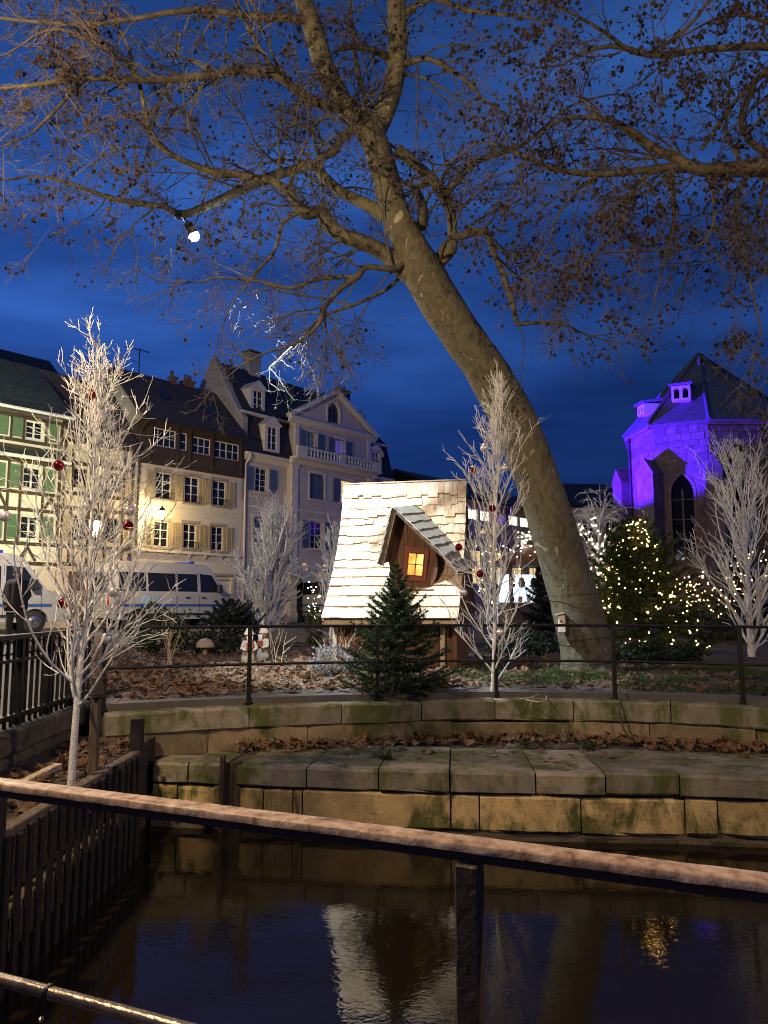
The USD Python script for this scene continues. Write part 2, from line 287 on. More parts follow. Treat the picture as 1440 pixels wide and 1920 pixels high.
plain('skin', (.42, .26, .19), .55); noisy('dark_coat', [(.012, .012, .012), (.025, .026, .022)], 12., .9, .3); noisy('trousers', [(.03, .035, .028), (.05, .055, .045)], 12., .9, .3); plain('cap_cloth', (.015, .015, .018), .9)
plain('gnome_robe', (.27, .235, .18), .85); plain('gnome_hat', (.33, .28, .22), .85); plain('gnome_red', (.28, .05, .03), .7); plain('gnome_pack', (.035, .028, .02), .8); plain('beard', (.6, .58, .54), .9)
plain('lamp_black', (.018, .018, .02), .4, .4); plain('cable', (.05, .042, .035), .7); plain('birdhouse', (.62, .60, .56), .6)
plain('awning_cloth', (.42, .44, .44), .8); plain('shop_white', (.60, .57, .52), .6); plain('shop_grey', (.20, .17, .15), .7)
noisy('hall_wall', [(.42, .34, .26), (.54, .45, .35)], 2., .85, .2)
glow('lantern_wash', (1., .55, .3), .8); mat('lantern_glow', {'e': ('emission', {'color': (1., .70, .34), 'strength': 22.}), 't': ('transparent_bsdf', {'color': (1, 1, 1)}), 'x': ('mix_closure', {'fac': .45})}, [('t.BSDF', 'x.closure1'), ('e.emission', 'x.closure2')], 'x.closure'); glow('spot_glow', (.93, .97, 1.), 260.); mat('hut_glow', {'g': ('geometry', {}), 'n': ('noise_texture', {'scale': 9., 'detail': 3.}), 'r': ('rgb_ramp', {'ramp': [(.3, (.75, .28, .04)), (.5, (1., .50, .10)), (.68, (1., .68, .25))]}), 'e': ('emission', {'strength': 1.7})}, [('g.position', 'n.vector'), ('n.fac', 'r.fac'), ('r.color', 'e.color')], 'e.emission'); glow('room_glow', (1., .72, .36), .9); glow('hall_glow', (1., .88, .70), 2.2)
glow('bulb_warm', (1., .58, .15), 55.); glow('bulb_white', (1., .80, .52), 32.); glow('stall_glow', (.72, .86, 1.), 1.5); glow('purple_glow', (.25, .08, 1.), 30.); glow('flood_glow', (.8, 1., .72), 30.); glow('violet_room', (.16, .10, .6), .5)
def lamp_light(parent, pos, intensity, color, radius=.08, cone=None, soft=.3, aim=None, name='light'):
    l = UsdLux.SphereLight.Define(stage, path_for(name, parent))
    l.CreateRadiusAttr(radius); l.CreateIntensityAttr(float(intensity)); l.CreateNormalizeAttr(True); l.CreateColorAttr(Gf.Vec3f(*color))
    x = UsdGeom.Xformable(l)
    if aim is not None:
        d = np.array(aim, float) - np.array(pos, float); d /= np.linalg.norm(d)
        r = Gf.Rotation(Gf.Vec3d(0, 0, -1), Gf.Vec3d(*d))
        x.AddTransformOp().Set(Gf.Matrix4d().SetRotate(r) * Gf.Matrix4d().SetTranslate(Gf.Vec3d(*map(float, pos))))
    else: x.AddTranslateOp().Set(Gf.Vec3d(*map(float, pos)))
    if cone:
        sh = UsdLux.ShapingAPI.Apply(l.GetPrim()); sh.CreateShapingConeAngleAttr(float(cone)); sh.CreateShapingConeSoftnessAttr(float(soft))
    return l
# ------------------------------------------------------------------ canal basin, walls, ground
def arc(P):
    P = np.array(P, float); t = np.r_[0, np.cumsum(np.linalg.norm(np.diff(P, axis=0), axis=1))]
    from scipy.interpolate import PchipInterpolator
    f = PchipInterpolator(t, P); df = f.derivative()
    def C(s): return f(np.clip(s, 0, t[-1]))
    def N(s):
        d = unit(df(np.clip(s, 0, t[-1]))); return np.stack([d[..., 1], -d[..., 0]], -1)    # towards the canal
    return C, N, t[-1]
WC, WN, WL = arc([(-2.42, 6.84), (-1.24, 7.34), (0, 7.66), (1.12, 7.84), (2.3, 7.72), (3.53, 7.23), (5.2, 6.2), (7.5, 4.2)])
DC, DN, DL = arc([(-1.98, 6.72), (-1.29, 6.60), (0, 6.40), (1.18, 6.29), (2.32, 6.22), (2.97, 6.12), (4.2, 5.8), (6.6, 4.2)])
def s_at(C, L, px, z):
    ss = np.linspace(0, L, 600); p = C(ss); r = [proj(np.array([a, b, z]))[0] for a, b in p]; return float(np.interp(px, r, ss))
def proj(p):
    x, y, z = p[0], p[1], p[2] - EYE; d = y * _c + z * _s
    return 720 + F * x / d, 960 - F * (z * _c - y * _s) / d
rg = np.random.default_rng(5)
def stone_piece(C, N, s0, s1, prof, jit=.006, stations=None, seed=0):
    """a stone swept along the wall line; prof: (offset towards the canal, z) polygon"""
    k = stations or max(3, int((s1 - s0) / .13) + 1); ss = np.linspace(s0, s1, k); prof = np.array(prof, float); n = len(prof)
    j = rg.normal(0, jit, 2)
    V = []
    for i, s in enumerate(ss):
        c, nn = C(s), N(s)
        for o, z in prof:
            e = rg.normal(0, jit * .55); e -= (.011 if (i in (0, k - 1) and jit > 0 and o > -.05) else 0); e -= .016 * (rg.uniform() < .05 and jit > 0)
            V.append([c[0] + nn[0] * (o + (j[0] + e if o > -.2 else 0)), c[1] + nn[1] * (o + (j[0] + e if o > -.2 else 0)), z + (j[1] + rg.normal(0, jit * .4)) * (1 if z > prof[:, 1].min() + .01 else .3)])
    Fc = []
    for i in range(k - 1):
        for a in range(n):
            b = (a + 1) % n; Fc += [[i * n + a, (i + 1) * n + a, (i + 1) * n + b], [i * n + a, (i + 1) * n + b, i * n + b]]
    for a in range(1, n - 1): Fc += [[0, a, a + 1], [(k - 1) * n, (k - 1) * n + a + 1, (k - 1) * n + a]]
    return np.array(V), np.array(Fc)
def cprof(o0, o1, z0, z1, ch=.02, chb=.015):
    return [(o0, z0), (o0, z1), (o1 - ch, z1), (o1, z1 - ch), (o1, z0 + chb), (o1 - chb, z0)]
# upper retaining wall
rw = thing('retaining_wall', 'curved sandstone retaining wall carrying the thin iron fence, leaf litter bed above it', 'wall', (0, 0, 0))
j = [0] + [s_at(WC, WL, p, -.2) for p in (467, 640, 790, 928, 1075, 1258)]
while j[-1] < WL - 1.2: j.append(j[-1] + rg.uniform(.85, 1.15))
for a, b in zip(j[:-1], j[1:]): obj('coping_stone', stone_piece(WC, WN, a + .005, b - .005, cprof(-.46, .02, -.285, -.09, .018), .005), 'cap_stone', rw)
s = 0.
while s < WL - 1:
    e = s + rg.uniform(.7, 1.5); obj('stone_block', stone_piece(WC, WN, s + .004, e - .004, cprof(-.3, -.005, -.60, -.29, .012), .006), 'wall_stone', rw); s = e
obj('mortar_core', stone_piece(WC, WN, 0.02, WL - .05, [(-.36, -1.05), (-.36, -.31), (-.03, -.31), (-.03, -1.05)], 0, 40), 'mortar', rw)
# lower terrace
qw = thing('quay_wall', 'low mossy stone quay terrace with slabs on top standing in the canal', 'wall', (0, 0, 0))
slot0, slot1 = s_at(DC, DL, 420, -.5), s_at(DC, DL, 444, -.5)
jj = [0.02] + [s_at(DC, DL, p, -.46) for p in (352,)] + [slot0, slot1] + [s_at(DC, DL, p, -.46) for p in (575, 710, 843, 1004, 1135, 1273)]
while jj[-1] < DL - 1: jj.append(jj[-1] + rg.uniform(.6, .95))
wss = np.linspace(0, WL, 500); wpts = WC(wss)
for i, (a, b) in enumerate(zip(jj[:-1], jj[1:])):
    if abs(a - slot0) < 1e-6: continue
    mid = DC((a + b) / 2); dep = min(1.0, np.linalg.norm(wpts - mid, axis=1).min() - .06)
    obj('coping_slab', stone_piece(DC, DN, a + .006, b - .006, cprof(-max(.2, dep), .015 if i > 3 else -.005, -.63, -.46, .022), .006), 'cap_stone', qw)
jb = [.02] + [s_at(DC, DL, p, -.75) for p in (330, 400)] + [slot0, slot1] + [s_at(DC, DL, p, -.75) for p in (493, 548, 566, 845, 899, 1090, 1286, 1346, 1470)]
while jb[-1] < DL - 1: jb.append(jb[-1] + rg.uniform(.4, 1.0))
for a, b in zip(jb[:-1], jb[1:]):
    if abs(a - slot0) < 1e-6: continue
    obj('stone_block', stone_piece(DC, DN, a + .006, b - .006, cprof(-.35, 0, -.935, -.645, .025, .025), .008), 'block_stone', qw)
s = .02
while s < DL - 1:
    e = s + rg.uniform(.5, 1.1)
    if not (s < slot1 and e > slot0): obj('footing_stone', stone_piece(DC, DN, s + .006, e - .006, cprof(-.35, -.035, -1.25, -.95, .02), .006), 'wet_stone', qw)
    s = e
obj('mortar_core', stone_piece(DC, DN, 0.0, DL - .05, [(-.5, -1.2), (-.5, -.50), (-.04, -.50), (-.04, -1.2)], 0, 40), 'mortar', qw)
sc, sn = DC((slot0 + slot1) / 2), DN((slot0 + slot1) / 2)
b = MB(); b.box(sc[0] - .085, sc[0] - .05, sc[1] - .03, sc[1] + .06, -1.2, -.40); b.box(sc[0] + .05, sc[0] + .085, sc[1] - .0, sc[1] + .06, -1.2, -.44); b.box(sc[0] - .05, sc[0] + .05, sc[1] + .035, sc[1] + .06, -1.2, -.46)
obj('sluice_channel', b, 'rail_dark', qw, label='dark steel stop-log channel let into the quay wall')
# left wall with its balustrade
LA, LB = np.array([-2.48, 1.2]), np.array([-2.77, 7.75])
LCf, LNf, LLen = arc([LA, (LA + LB) / 2, LB])
lw = thing('canal_side_wall', 'dark stone side wall of the canal at the left under the heavy balustrade', 'wall', (0, 0, 0))
s = 0.
while s < LLen - .1:
    e = min(LLen, s + rg.uniform(.9, 1.3)); obj('coping_stone', stone_piece(LCf, LNf, s + .004, e - .004, cprof(-.5, .02, -.22, -.05, .02), .005), 'dark_stone', lw); s = e
for z0, z1 in ((-.56, -.225), (-1.2, -.565)):
    s = 0.
    while s < LLen - .1:
        e = min(LLen, s + rg.uniform(.6, 1.1)); obj('stone_block', stone_piece(LCf, LNf, s + .005, e - .005, cprof(-.4, -.01, z0 + .004, z1 - .004, .015), .008), 'dark_stone', lw); s = e
# sheets: street, bed, terrace, ledge, water
canal = [tuple(p) for p in (WC(np.linspace(0, WL, 60)) - WN(np.linspace(0, WL, 60)) * .2)] + [(11, 2), (11, -9), (-2.75, -9), (-2.75, 1.0), tuple(LB + [-.2, 0])]
cs = m3.CrossSection([np.array([(-300, -60), (300, -60), (300, 400), (-300, 400)], float)]) - m3.CrossSection([np.array(canal[::-1], float)], m3.FillRule.NonZero)
mm = m3.Manifold.extrude(cs, 1.).to_mesh(); v = np.array(mm.vert_properties[:, :3], float); v[:, 2] = np.where(v[:, 2] > .5, -.03, -.8)
tag(obj('street', (v, mm.tri_verts), 'asphalt'), kind='structure')
def sheet(P, nx, ny, zf):
    V = []; 
    for k in range(ny + 1):
        for i in range(nx + 1): V.append(P(i / nx, k / ny))
    V = np.array(V); V = np.c_[V, zf(V)]; q = []
    for k in range(ny):
        for i in range(nx): a = k * (nx + 1) + i; q.append([a, a + 1, a + nx + 2, a + nx + 1])
    return V, np.array(q)
def bedxy(u, w):
    s = u * WL; a = WC(s) - WN(s) * .42; b = np.array([-10.5 + 24 * u, 21.5 + 1.5 * math.sin(u * 3)]); return a * (1 - w) + b * w
def bedz(V): 
    q = np.c_[V, np.zeros(len(V))]
    return -.075 + np.clip((V[:, 1] - 7.2) * .05, 0, .09) + .05 * (meshkit.fbm(q * .9, 3, 3) - .5) + .03 * (meshkit.fbm(q * 3.1, 2, 8) - .5) + .012
V, Q = sheet(bedxy, 90, 90, bedz); V[:91, 2] = -.094; V[91:182, 2] = V[91:182, 2] * .5 - .045
tag(obj('planting_bed', (V, Q), 'soil', smooth=60), kind='structure')
def bed_height(P): return bedz(np.asarray(P)[:, :2])
V, Q = sheet(lambda u, w: (1 - w) * DC(u * DL) + w * (WC(u * WL)) - DN(u * DL) * .06 * (1 - w), 60, 6, lambda V: -.478 + .012 * (meshkit.fbm(np.c_[V, np.zeros(len(V))] * 5, 2, 2) - .5))
tag(obj('terrace_floor', (V, Q), 'soil'), kind='structure')
b = MB(); b.box(-2.74, -2.02, 1.2, 6.98, -1.2, -.30); tag(obj('planted_ledge', b, 'soil'), kind='structure')
b = MB(); b.add([[-4, -9, -1], [12, -9, -1], [12, 9, -1], [-4, 9, -1]], [[0, 1, 2, 3]]); tag(obj('canal_water', b, 'water'), kind='structure')
b = MB(); b.box(-4, 12, -9, 9, -2.3, -2.2); tag(obj('canal_bed', b, 'soil'), kind='structure')
# ------------------------------------------------------------------ thin iron fence on the kerb
fe = thing('iron_fence', 'thin dark two-rail iron fence standing on the curved retaining wall', 'fence', (0, 0, 0))
ps = [s_at(WC, WL, p, -.05) for p in (187, 472, 715, 936, 1158, 1392)]; ps.append(ps[-1] + 1.1); ps.append(ps[-1] + 1.1)
for q in ps:
    c = WC(q) - WN(q) * .2; b = MB(); b.box(c[0] - .019, c[0] + .019, c[1] - .019, c[1] + .019, -.1, .655, .004); b.lathe([(.0, -.087), (.045, -.087), (.045, -.078), (.0, -.078)], 10, (c[0], c[1], 0)); obj('post', b, 'iron', fe)
for z, r in ((.645, .015), (.285, .013)):
    ss = np.linspace(ps[0], ps[-1], 60); c = WC(ss) - WN(ss) * .2; obj('rail', tube(np.c_[c, np.full(60, z)], r, 8), 'iron', fe, smooth=40)
b = MB(); c = WC(ps[4] + .02) - WN(ps[4]) * .1; e = WC(ps[4] + .12) + WN(ps[4]) * .05
b.tube(smoothline([(c[0], c[1], .05), (c[0] + .01, c[1] - .06, -.06), (e[0] - .12, e[1], -.12), (e[0] - .10, e[1] - .02, -.3), (e[0] - .03, e[1] - .05, -.42), (e[0] + .15, e[1] - .12, -.452), (e[0] + .5, e[1] - .3, -.452)], 30), .009, 6)
tag(obj('hanging_cable', b, 'cable', smooth=40), 'brown cable hanging over the retaining wall from the fence post beside the big tree', 'cable')
b = MB(); pts = [at(985, 1312, 7.72), atz(1010, 1316, -.07), atz(1025, 1308, -.07), atz(1018, 1296, -.05), atz(1000, 1306, -.06), atz(975, 1311, -.07)]
for p in pts: p[2] = max(p[2], -.07)
b.tube(smoothline(pts, 24), .005, 5); tag(obj('loose_wire', b, 'pale_wood'), 'pale loop of loose wire lying on the coping beside the white birch', 'wire')
# ------------------------------------------------------------------ heavy balustrade on the left wall
ba = thing('balustrade', 'heavy dark metal balustrade on the side wall at the left edge', 'balustrade', (0, 0, 0))
ld = unit(LB - LA); ln = np.array([ld[1], -ld[0]])
def lp(s, z, o=-.09): q = LA + ld * s + ln * o; return (q[0], q[1], z)
Lb = LLen - .2
for z, w, h in ((.615, .085, .035), (.44, .04, .025), (.03, .05, .03)):
    b = MB(); b.bar(lp(.1, z), lp(Lb, z), w, h); obj('rail', b, 'iron', ba)
s = .3; k = 0
while s < Lb:
    big = k % 5 == 0; w = .045 if big else .02
    b = MB(); b.bar(lp(s, -.055), lp(s, .60), w, w * (1.0 if big else 1.4), (ld[0], ld[1], 0)); obj('post' if big else 'baluster', b, 'iron', ba)
    if not big:
        b = MB(); a = np.linspace(0, 2 * PI, 13); q = [np.array(lp(s + .055 + .045 * math.cos(t), .53 + .045 * math.sin(t))) for t in a]; b.tube(q, .007, 4, False); obj('ring', b, 'iron', ba)
    s += .112; k += 1
# ------------------------------------------------------------------ slatted fence in the water, planter beams, stakes
sf = thing('slat_fence', 'dark slatted wooden fence standing in the canal water at the left', 'fence', (0, 0, 0))
fx = -1.86
for y0, y1, z in ((1.3, 5.95, -.235), (1.3, 5.95, -.62)):
    b = MB(); b.box(fx - .045, fx + .03, y0, y1, z - .05, z, .006); obj('rail', b, 'old_wood', sf)
y = 1.35
while y < 5.9:
    b = MB(); t = rg.normal(0, .012, 3); b.box(fx + .033, fx + .055, y, y + .05, -1.25, -.255 + t[0], .004); obj('slat', b, 'wet_wood', sf); y += .125
for y, zt, w in ((5.98, .0, .05), (3.82, -.02, .055)):
    b = MB(); b.box(fx - w, fx + w * .6, y - w, y + w, -1.25, zt, .006); obj('post', b, 'wet_wood', sf)
pb = thing('planter_edge', 'weathered boards edging the leaf-filled ledge between side wall and slatted fence', 'planter', (0, 0, 0))
for y0, y1, x in ((1.4, 3.6, -2.28), (3.75, 5.6, -2.3)):
    b = MB(); b.box(x - .03, x + .03, y0, y1, -.31, -.255, .005); obj('board', b, 'pale_wood', pb)
st = thing('tree_stake', 'square wooden stake with a block tied beside the left white birch', 'stake', (0, 0, 0))
q = at(176, 1400, 5.25); b = MB(); b.box(q[0] - .028, q[0] + .028, q[1] - .028, q[1] + .028, -.5, at(176, 1272, 5.25)[2], .004); obj('stake', b, 'old_wood', st)
b = MB(); z = at(176, 1290, 5.25)[2]; b.box(q[0] - .015, q[0] + .085, q[1] - .05, q[1] - .029, z - .06, z + .075, .004); obj('block', b, 'rail_dark', st)
b = MB(); z2 = at(176, 1303, 5.25)[2]; b.tube([(q[0] - .11, q[1] - .2, z2), (q[0] + .05, q[1] - .04, z2 + .01), (q[0] + .16, q[1] + .1, z2 + .03)], .006, 5); obj('tie', b, 'rubber', st)
# ------------------------------------------------------------------ foreground footbridge railing
A, B = atz(0, 1456, .30), atz(1440, 1634, .30); rd = unit(B[:2] - A[:2]); rn = np.array([-rd[1], rd[0]])
R3 = np.array([[rd[0], rn[0], 0], [rd[1], rn[1], 0], [0, 0, 1]])
fr = thing('bridge_railing', 'flat rusty steel handrail with a lower tube crossing the foreground above the canal', 'railing', (A[0], A[1], 0), math.degrees(math.atan2(rd[1], rd[0])))
def wavy(x0, x1, y0, y1, z0, z1, n, amp):
    xs = np.linspace(x0, x1, n); ch = .008; prof = [(y0, z0), (y1, z0), (y1, z1 - ch), (y1 - ch, z1), (y0 + ch, z1), (y0, z1 - ch)]; V = []
    for x in xs:
        for yy, zz in prof: V.append([x, yy + rg.normal(0, amp), zz + rg.normal(0, amp * .6)])
    Q = [[i * 6 + k, i * 6 + (k + 1) % 6, (i + 1) * 6 + (k + 1) % 6, (i + 1) * 6 + k] for i in range(n - 1) for k in range(6)]
    return np.array(V), np.array(Q)[:, ::-1]
Lr = np.linalg.norm(B[:2] - A[:2])
obj('handrail', wavy(-1.2, Lr + 1.2, -.064, 0, .277, .30, 160, .0008), 'rust_rail', fr, smooth=50)
b = MB(); b.box(-1.2, Lr + 1.2, -.055, -.03, .254, .274); obj('web', b, 'rail_dark', fr)
def along(px):  # where the railing plane is met under a column of the survey picture
    r = ray(px, 1700); o = A[:2]; k = (o @ rn - .04) / (r[:2] @ rn); return float((r[:2] * k - o) @ rd)
for px in (883, -520, 2300):
    s = along(px); b = MB(); b.box(s - .028, s + .028, -.075, -.02, -.85, .251, .004); obj('post', b, 'rail_dark', fr)
r0 = ray(20, 1842); k = (A[:2] @ rn - .065) / (r0[:2] @ rn); zt = EYE + r0[2] * k
obj('lower_tube', tube([(x, -.065, zt) for x in np.linspace(-1.2, Lr + 1.2, 24)], .019, 14), 'steel_tube', fr, smooth=60)
sc_ = along(112)
b = MB(); b.lathe([(.0195, -.006), (.0235, -.006), (.0235, .006), (.0195, .006)], 14); T = b.get(); v = np.c_[T[0][:, 2] + sc_, T[0][:, 0] - .065, T[0][:, 1] + zt]; obj('tube_joint', (v, T[1]), 'iron', fr)
b = MB(); b.lathe([(0, -.008), (.007, -.005), (.008, .003), (0, .008)], 8, (sc_, -.09, zt - .06)); obj('bolt', b, 'chrome', fr)
fb = thing('footbridge', 'plank footbridge deck over the canal below the foreground railing', 'bridge', (A[0], A[1], 0), math.degrees(math.atan2(rd[1], rd[0])))
for i in range(12):
    b = MB(); b.box(-2.5, Lr + 3, -.10 - .16 * (i + 1) + .005, -.10 - .16 * i, -.86, -.81); obj('plank', b, 'old_wood', fb)
# ------------------------------------------------------------------ leaf litter, grass
n = 7200; u = rg.uniform(0, .62, n); w = rg.beta(1.0, 3.2, n) * .9
P = np.array([bedxy(a, c) for a, c in zip(u, w)]); keep = np.ones(n, bool)
xr = P[:, 0]; keep &= rg.uniform(0, 1, n) < np.where(xr > 1.0, np.clip(.42 - (xr - 1) * .06, .14, 1), 1.)
P = P[keep]; pos = np.c_[P, bed_height(P) + .006]
tag(obj('fallen_leaves', leaves(rg, pos, rg.uniform(.028, .068, len(pos)), .28, .55, True), 'dry_leaf'), 'carpet of fallen dry leaves over the planting bed', 'leaves', kind='stuff')
n = 620; s = rg.uniform(0.1, .64, n) * WL; o = np.abs(rg.normal(0, .16, n)) + .03
P = WC(s) + WN(s) * o[:, None]; pos = np.c_[P, np.full(n, -.456) + rg.uniform(0, .05, n) * np.clip(1 - o * 4, 0, 1)]
tag(obj('leaf_drift', leaves(rg, pos, rg.uniform(.03, .065, n), .4, .7, True), 'dry_leaf'), 'drift of dry leaves gathered along the foot of the retaining wall', 'leaves', kind='stuff')
n = 330; P = np.c_[rg.uniform(-2.62, -1.95, n), rg.uniform(2.2, 6.6, n)]; pos = np.c_[P, np.full(n, -.295)]
tag(obj('ledge_leaves', leaves(rg, pos, rg.uniform(.035, .07, n), .4, .7, True), 'dry_leaf'), 'dry leaves heaped on the narrow ledge behind the slatted fence', 'leaves', kind='stuff')
lf = None
for i in range(46):
    s = rg.uniform(.16, .62) * WL; o = rg.uniform(.35, 1.15); q = WC(s) + WN(s) * o
    p = obj('dry_leaf', leaves(rg, np.array([[q[0], q[1], -.455]]), np.array([rg.uniform(.03, .055)]), .25, .6, True), 'dry_leaf')
    tag(p, 'single curled dry leaf lying on the bare stone terrace slabs', 'leaf', 'dry leaves scattered on the terrace slabs')
n = 24000; x = rg.uniform(.85, 4.6, n); y = rg.uniform(7.4, 10.6, n)
d = np.array([[np.min(np.linalg.norm(wpts - (a, c), axis=1))] for a, c in zip(x[:1], y[:1])])
sd = ((wpts[None, ::5] - np.stack([x, y], 1)[:, None]) ** 2).sum(2); near = sd.argmin(1); inside = (np.sqrt(sd.min(1)) > .46) & (((np.stack([x, y], 1) - wpts[::5][near]) * WN(wss[::5][near])).sum(1) < 0)
nz = meshkit.fbm(np.c_[x, y, 0 * x] * 1.8, 3, 4); inside &= nz + .12 * np.clip(x - 1, 0, 1) > .46 + .1 * (y - 8.)
P = np.c_[x, y][inside]; m = len(P); base = np.c_[P, bed_height(P)]; h = rg.uniform(.03, .075, m); a = rg.uniform(0, 2 * PI, m); wv = np.c_[np.cos(a), np.sin(a), 0 * a] * .004
tip = base + np.c_[rg.normal(0, .025, m), rg.normal(0, .025, m), h]
V = np.stack([base - wv, base + wv, tip], 1).reshape(-1, 3); tag(obj('grass', (V, np.arange(3 * m).reshape(-1, 3)), 'grass'), 'short green grass around the foot of the big tree', 'grass', kind='stuff')
for i, (px, py, lab) in enumerate(((722, 1424, 'small green weed growing from the slab joint below the leaning fir'), (985, 1400, 'tuft of weed in the terrace joint below the middle white birch'), (1105, 1408, 'wide low weed in the terrace joint below the big tree trunk'))):
    q = atz(px, py, -.46); n = 60; a = rg.uniform(0, 2 * PI, n); d = np.c_[np.cos(a) * .5, np.sin(a) * .5, rg.uniform(.3, 1.2, n)]; Pt, R = grow(rg, np.tile(q, (n, 1)) + rg.normal(0, .018, (n, 3)) * [1, 1, 0], d, rg.uniform(.04, .11, n), np.full(n, .0025), 4, .3, -.1)
    b = MB(); b.add(*tubes(Pt, R, 3)); b.add(*leaves(rg, Pt[:, 2], np.full(n, .010), 1., .4, simple=True)); b.add(*leaves(rg, Pt[:, 3], np.full(n, .012), 1., .4, simple=True))
    tag(obj('weed', b, 'bush_leaf'), lab, 'weed')
# ------------------------------------------------------------------ the leaning plane tree and its neighbour
SPOT_AT = at(362, 440, 9.2)
def clear_of_spot(P):   # nobody hangs a floodlight among twigs: those in its way are pruned
    d = P - SPOT_AT; r = np.linalg.norm(d, axis=2); c = (d @ unit(np.array([2.33, .4, -5.1]))) / (r + 1e-9)
    return ~(((r < 1.0) & (c > .5)) | (r < .4)).any(1)
def limb(pts, n=None, extra=0.):
    """pts: (px, py, Y, width in px) survey -> points, radii"""
    P = np.array([at(a, b, y) for a, b, y, w in pts]); R = np.array([.5 * w * y / 1440. for a, b, y, w in pts])
    k = n or max(6, 5 * len(pts)); L = smoothline(np.c_[P, R], k); return L[:, :3], L[:, 3]
def limb_mesh(P, R, sides=10, amp=.05, seed=0):
    v, f = tube(P, R, sides); c = np.repeat(P, sides, 0); v = v + (v - c) * ((meshkit.fbm(v * 3.5, 3, seed) - .5) * amp * 6)[:, None]; return v, f
def tree_twigs(rng, limbs, per_m, L1, gens, droop=-.05, avoid=None):
    """limbs: [(P, R)] -> list of (P, R) batches, ends"""
    S, D, L, r = [], [], [], []
    for P, R in limbs:
        seg = np.linalg.norm(np.diff(P, axis=0), axis=1); tot = seg.sum(); m = max(2, int(tot * per_m)); t = rng.uniform(.12, 1, m) * tot; cum = np.r_[0, np.cumsum(seg)]
        i = np.clip(np.searchsorted(cum, t) - 1, 0, len(P) - 2); T = unit(P[i + 1] - P[i]); q = rng.normal(0, 1, (m, 3)); q -= T * (q * T).sum(1)[:, None]; q = unit(q)
        a = rng.uniform(.6, 1.25, m); S.append(P[i]); D.append(T * np.cos(a)[:, None] + q * np.sin(a)[:, None]); L.append(L1 * rng.uniform(.5, 1.3, m)); r.append(np.minimum(R[i] * .45, .022) * rng.uniform(.6, 1., m))
        S.append(P[-1:]); D.append(unit(P[-1:] - P[-2:-1])); L.append(np.array([L1])); r.append(np.minimum(R[-1:], .02))
    S, D, L, r = np.vstack(S), np.vstack(D), np.concatenate(L), np.concatenate(r)
    out = []; n = 9
    P, R = grow(rng, S, D, L, r, n, .16, droop); out.append((P, R))
    for per, ang, lm, dr, nn in gens:
        S, D, Lc, r = kids(rng, P, R, per, ang, lm, L); r = np.maximum(r, .0024)
        P, R = grow(rng, S, D, Lc, r, nn, .2, dr, .5); R = np.maximum(R, .0019); L = Lc; out.append((P, R))
    return out
def mesh_twigs(batches, sides):
    b = MB()
    for (P, R), s in zip(batches, sides): k = clear_of_spot(P); b.add(*tubes(P[k], R[k], s))
    return b
rt = np.random.default_rng(11)
pt = thing('plane_tree', 'tall leaning plane tree with mottled bark, few brown leaves left on its limbs', 'tree', atz(1105, 1262, 0))
po = np.array(atz(1105, 1262, 0))
trunk = [(1112, 1285, 9.75, 118), (1107, 1258, 9.75, 98), (1098, 1210, 9.72, 93), (1083, 1150, 9.7, 91), (1058, 1060, 9.62, 88), (1034, 980, 9.52, 86), (1004, 890, 9.4, 84), (968, 800, 9.28, 84), (922, 712, 9.12, 82), (868, 632, 8.95, 80), (820, 560, 8.78, 80), (795, 515, 8.7, 84), (772, 468, 8.6, 66), (742, 405, 8.5, 58), (726, 345, 8.4, 55), (708, 280, 8.25, 54), (684, 238, 8.15, 52)]
P, R = limb(trunk, 80)
v, f = tube(P, R, 26); c = np.repeat(P, 26, 0); d_ = v - c; amp = (meshkit.fbm(v * 2.2, 3, 4) - .5) * .16 + (meshkit.fbm(v * 9, 2, 9) - .5) * .035
fl = np.clip((.35 - v[:, 2]) / .4, 0, 1) ** 2; ang = np.arctan2(d_[:, 1], d_[:, 0]); amp += fl * (.22 + .18 * np.sin(ang * 5 + 1))
obj('trunk', (v + d_ * amp[:, None] - po, f), 'bark', pt, smooth=60)
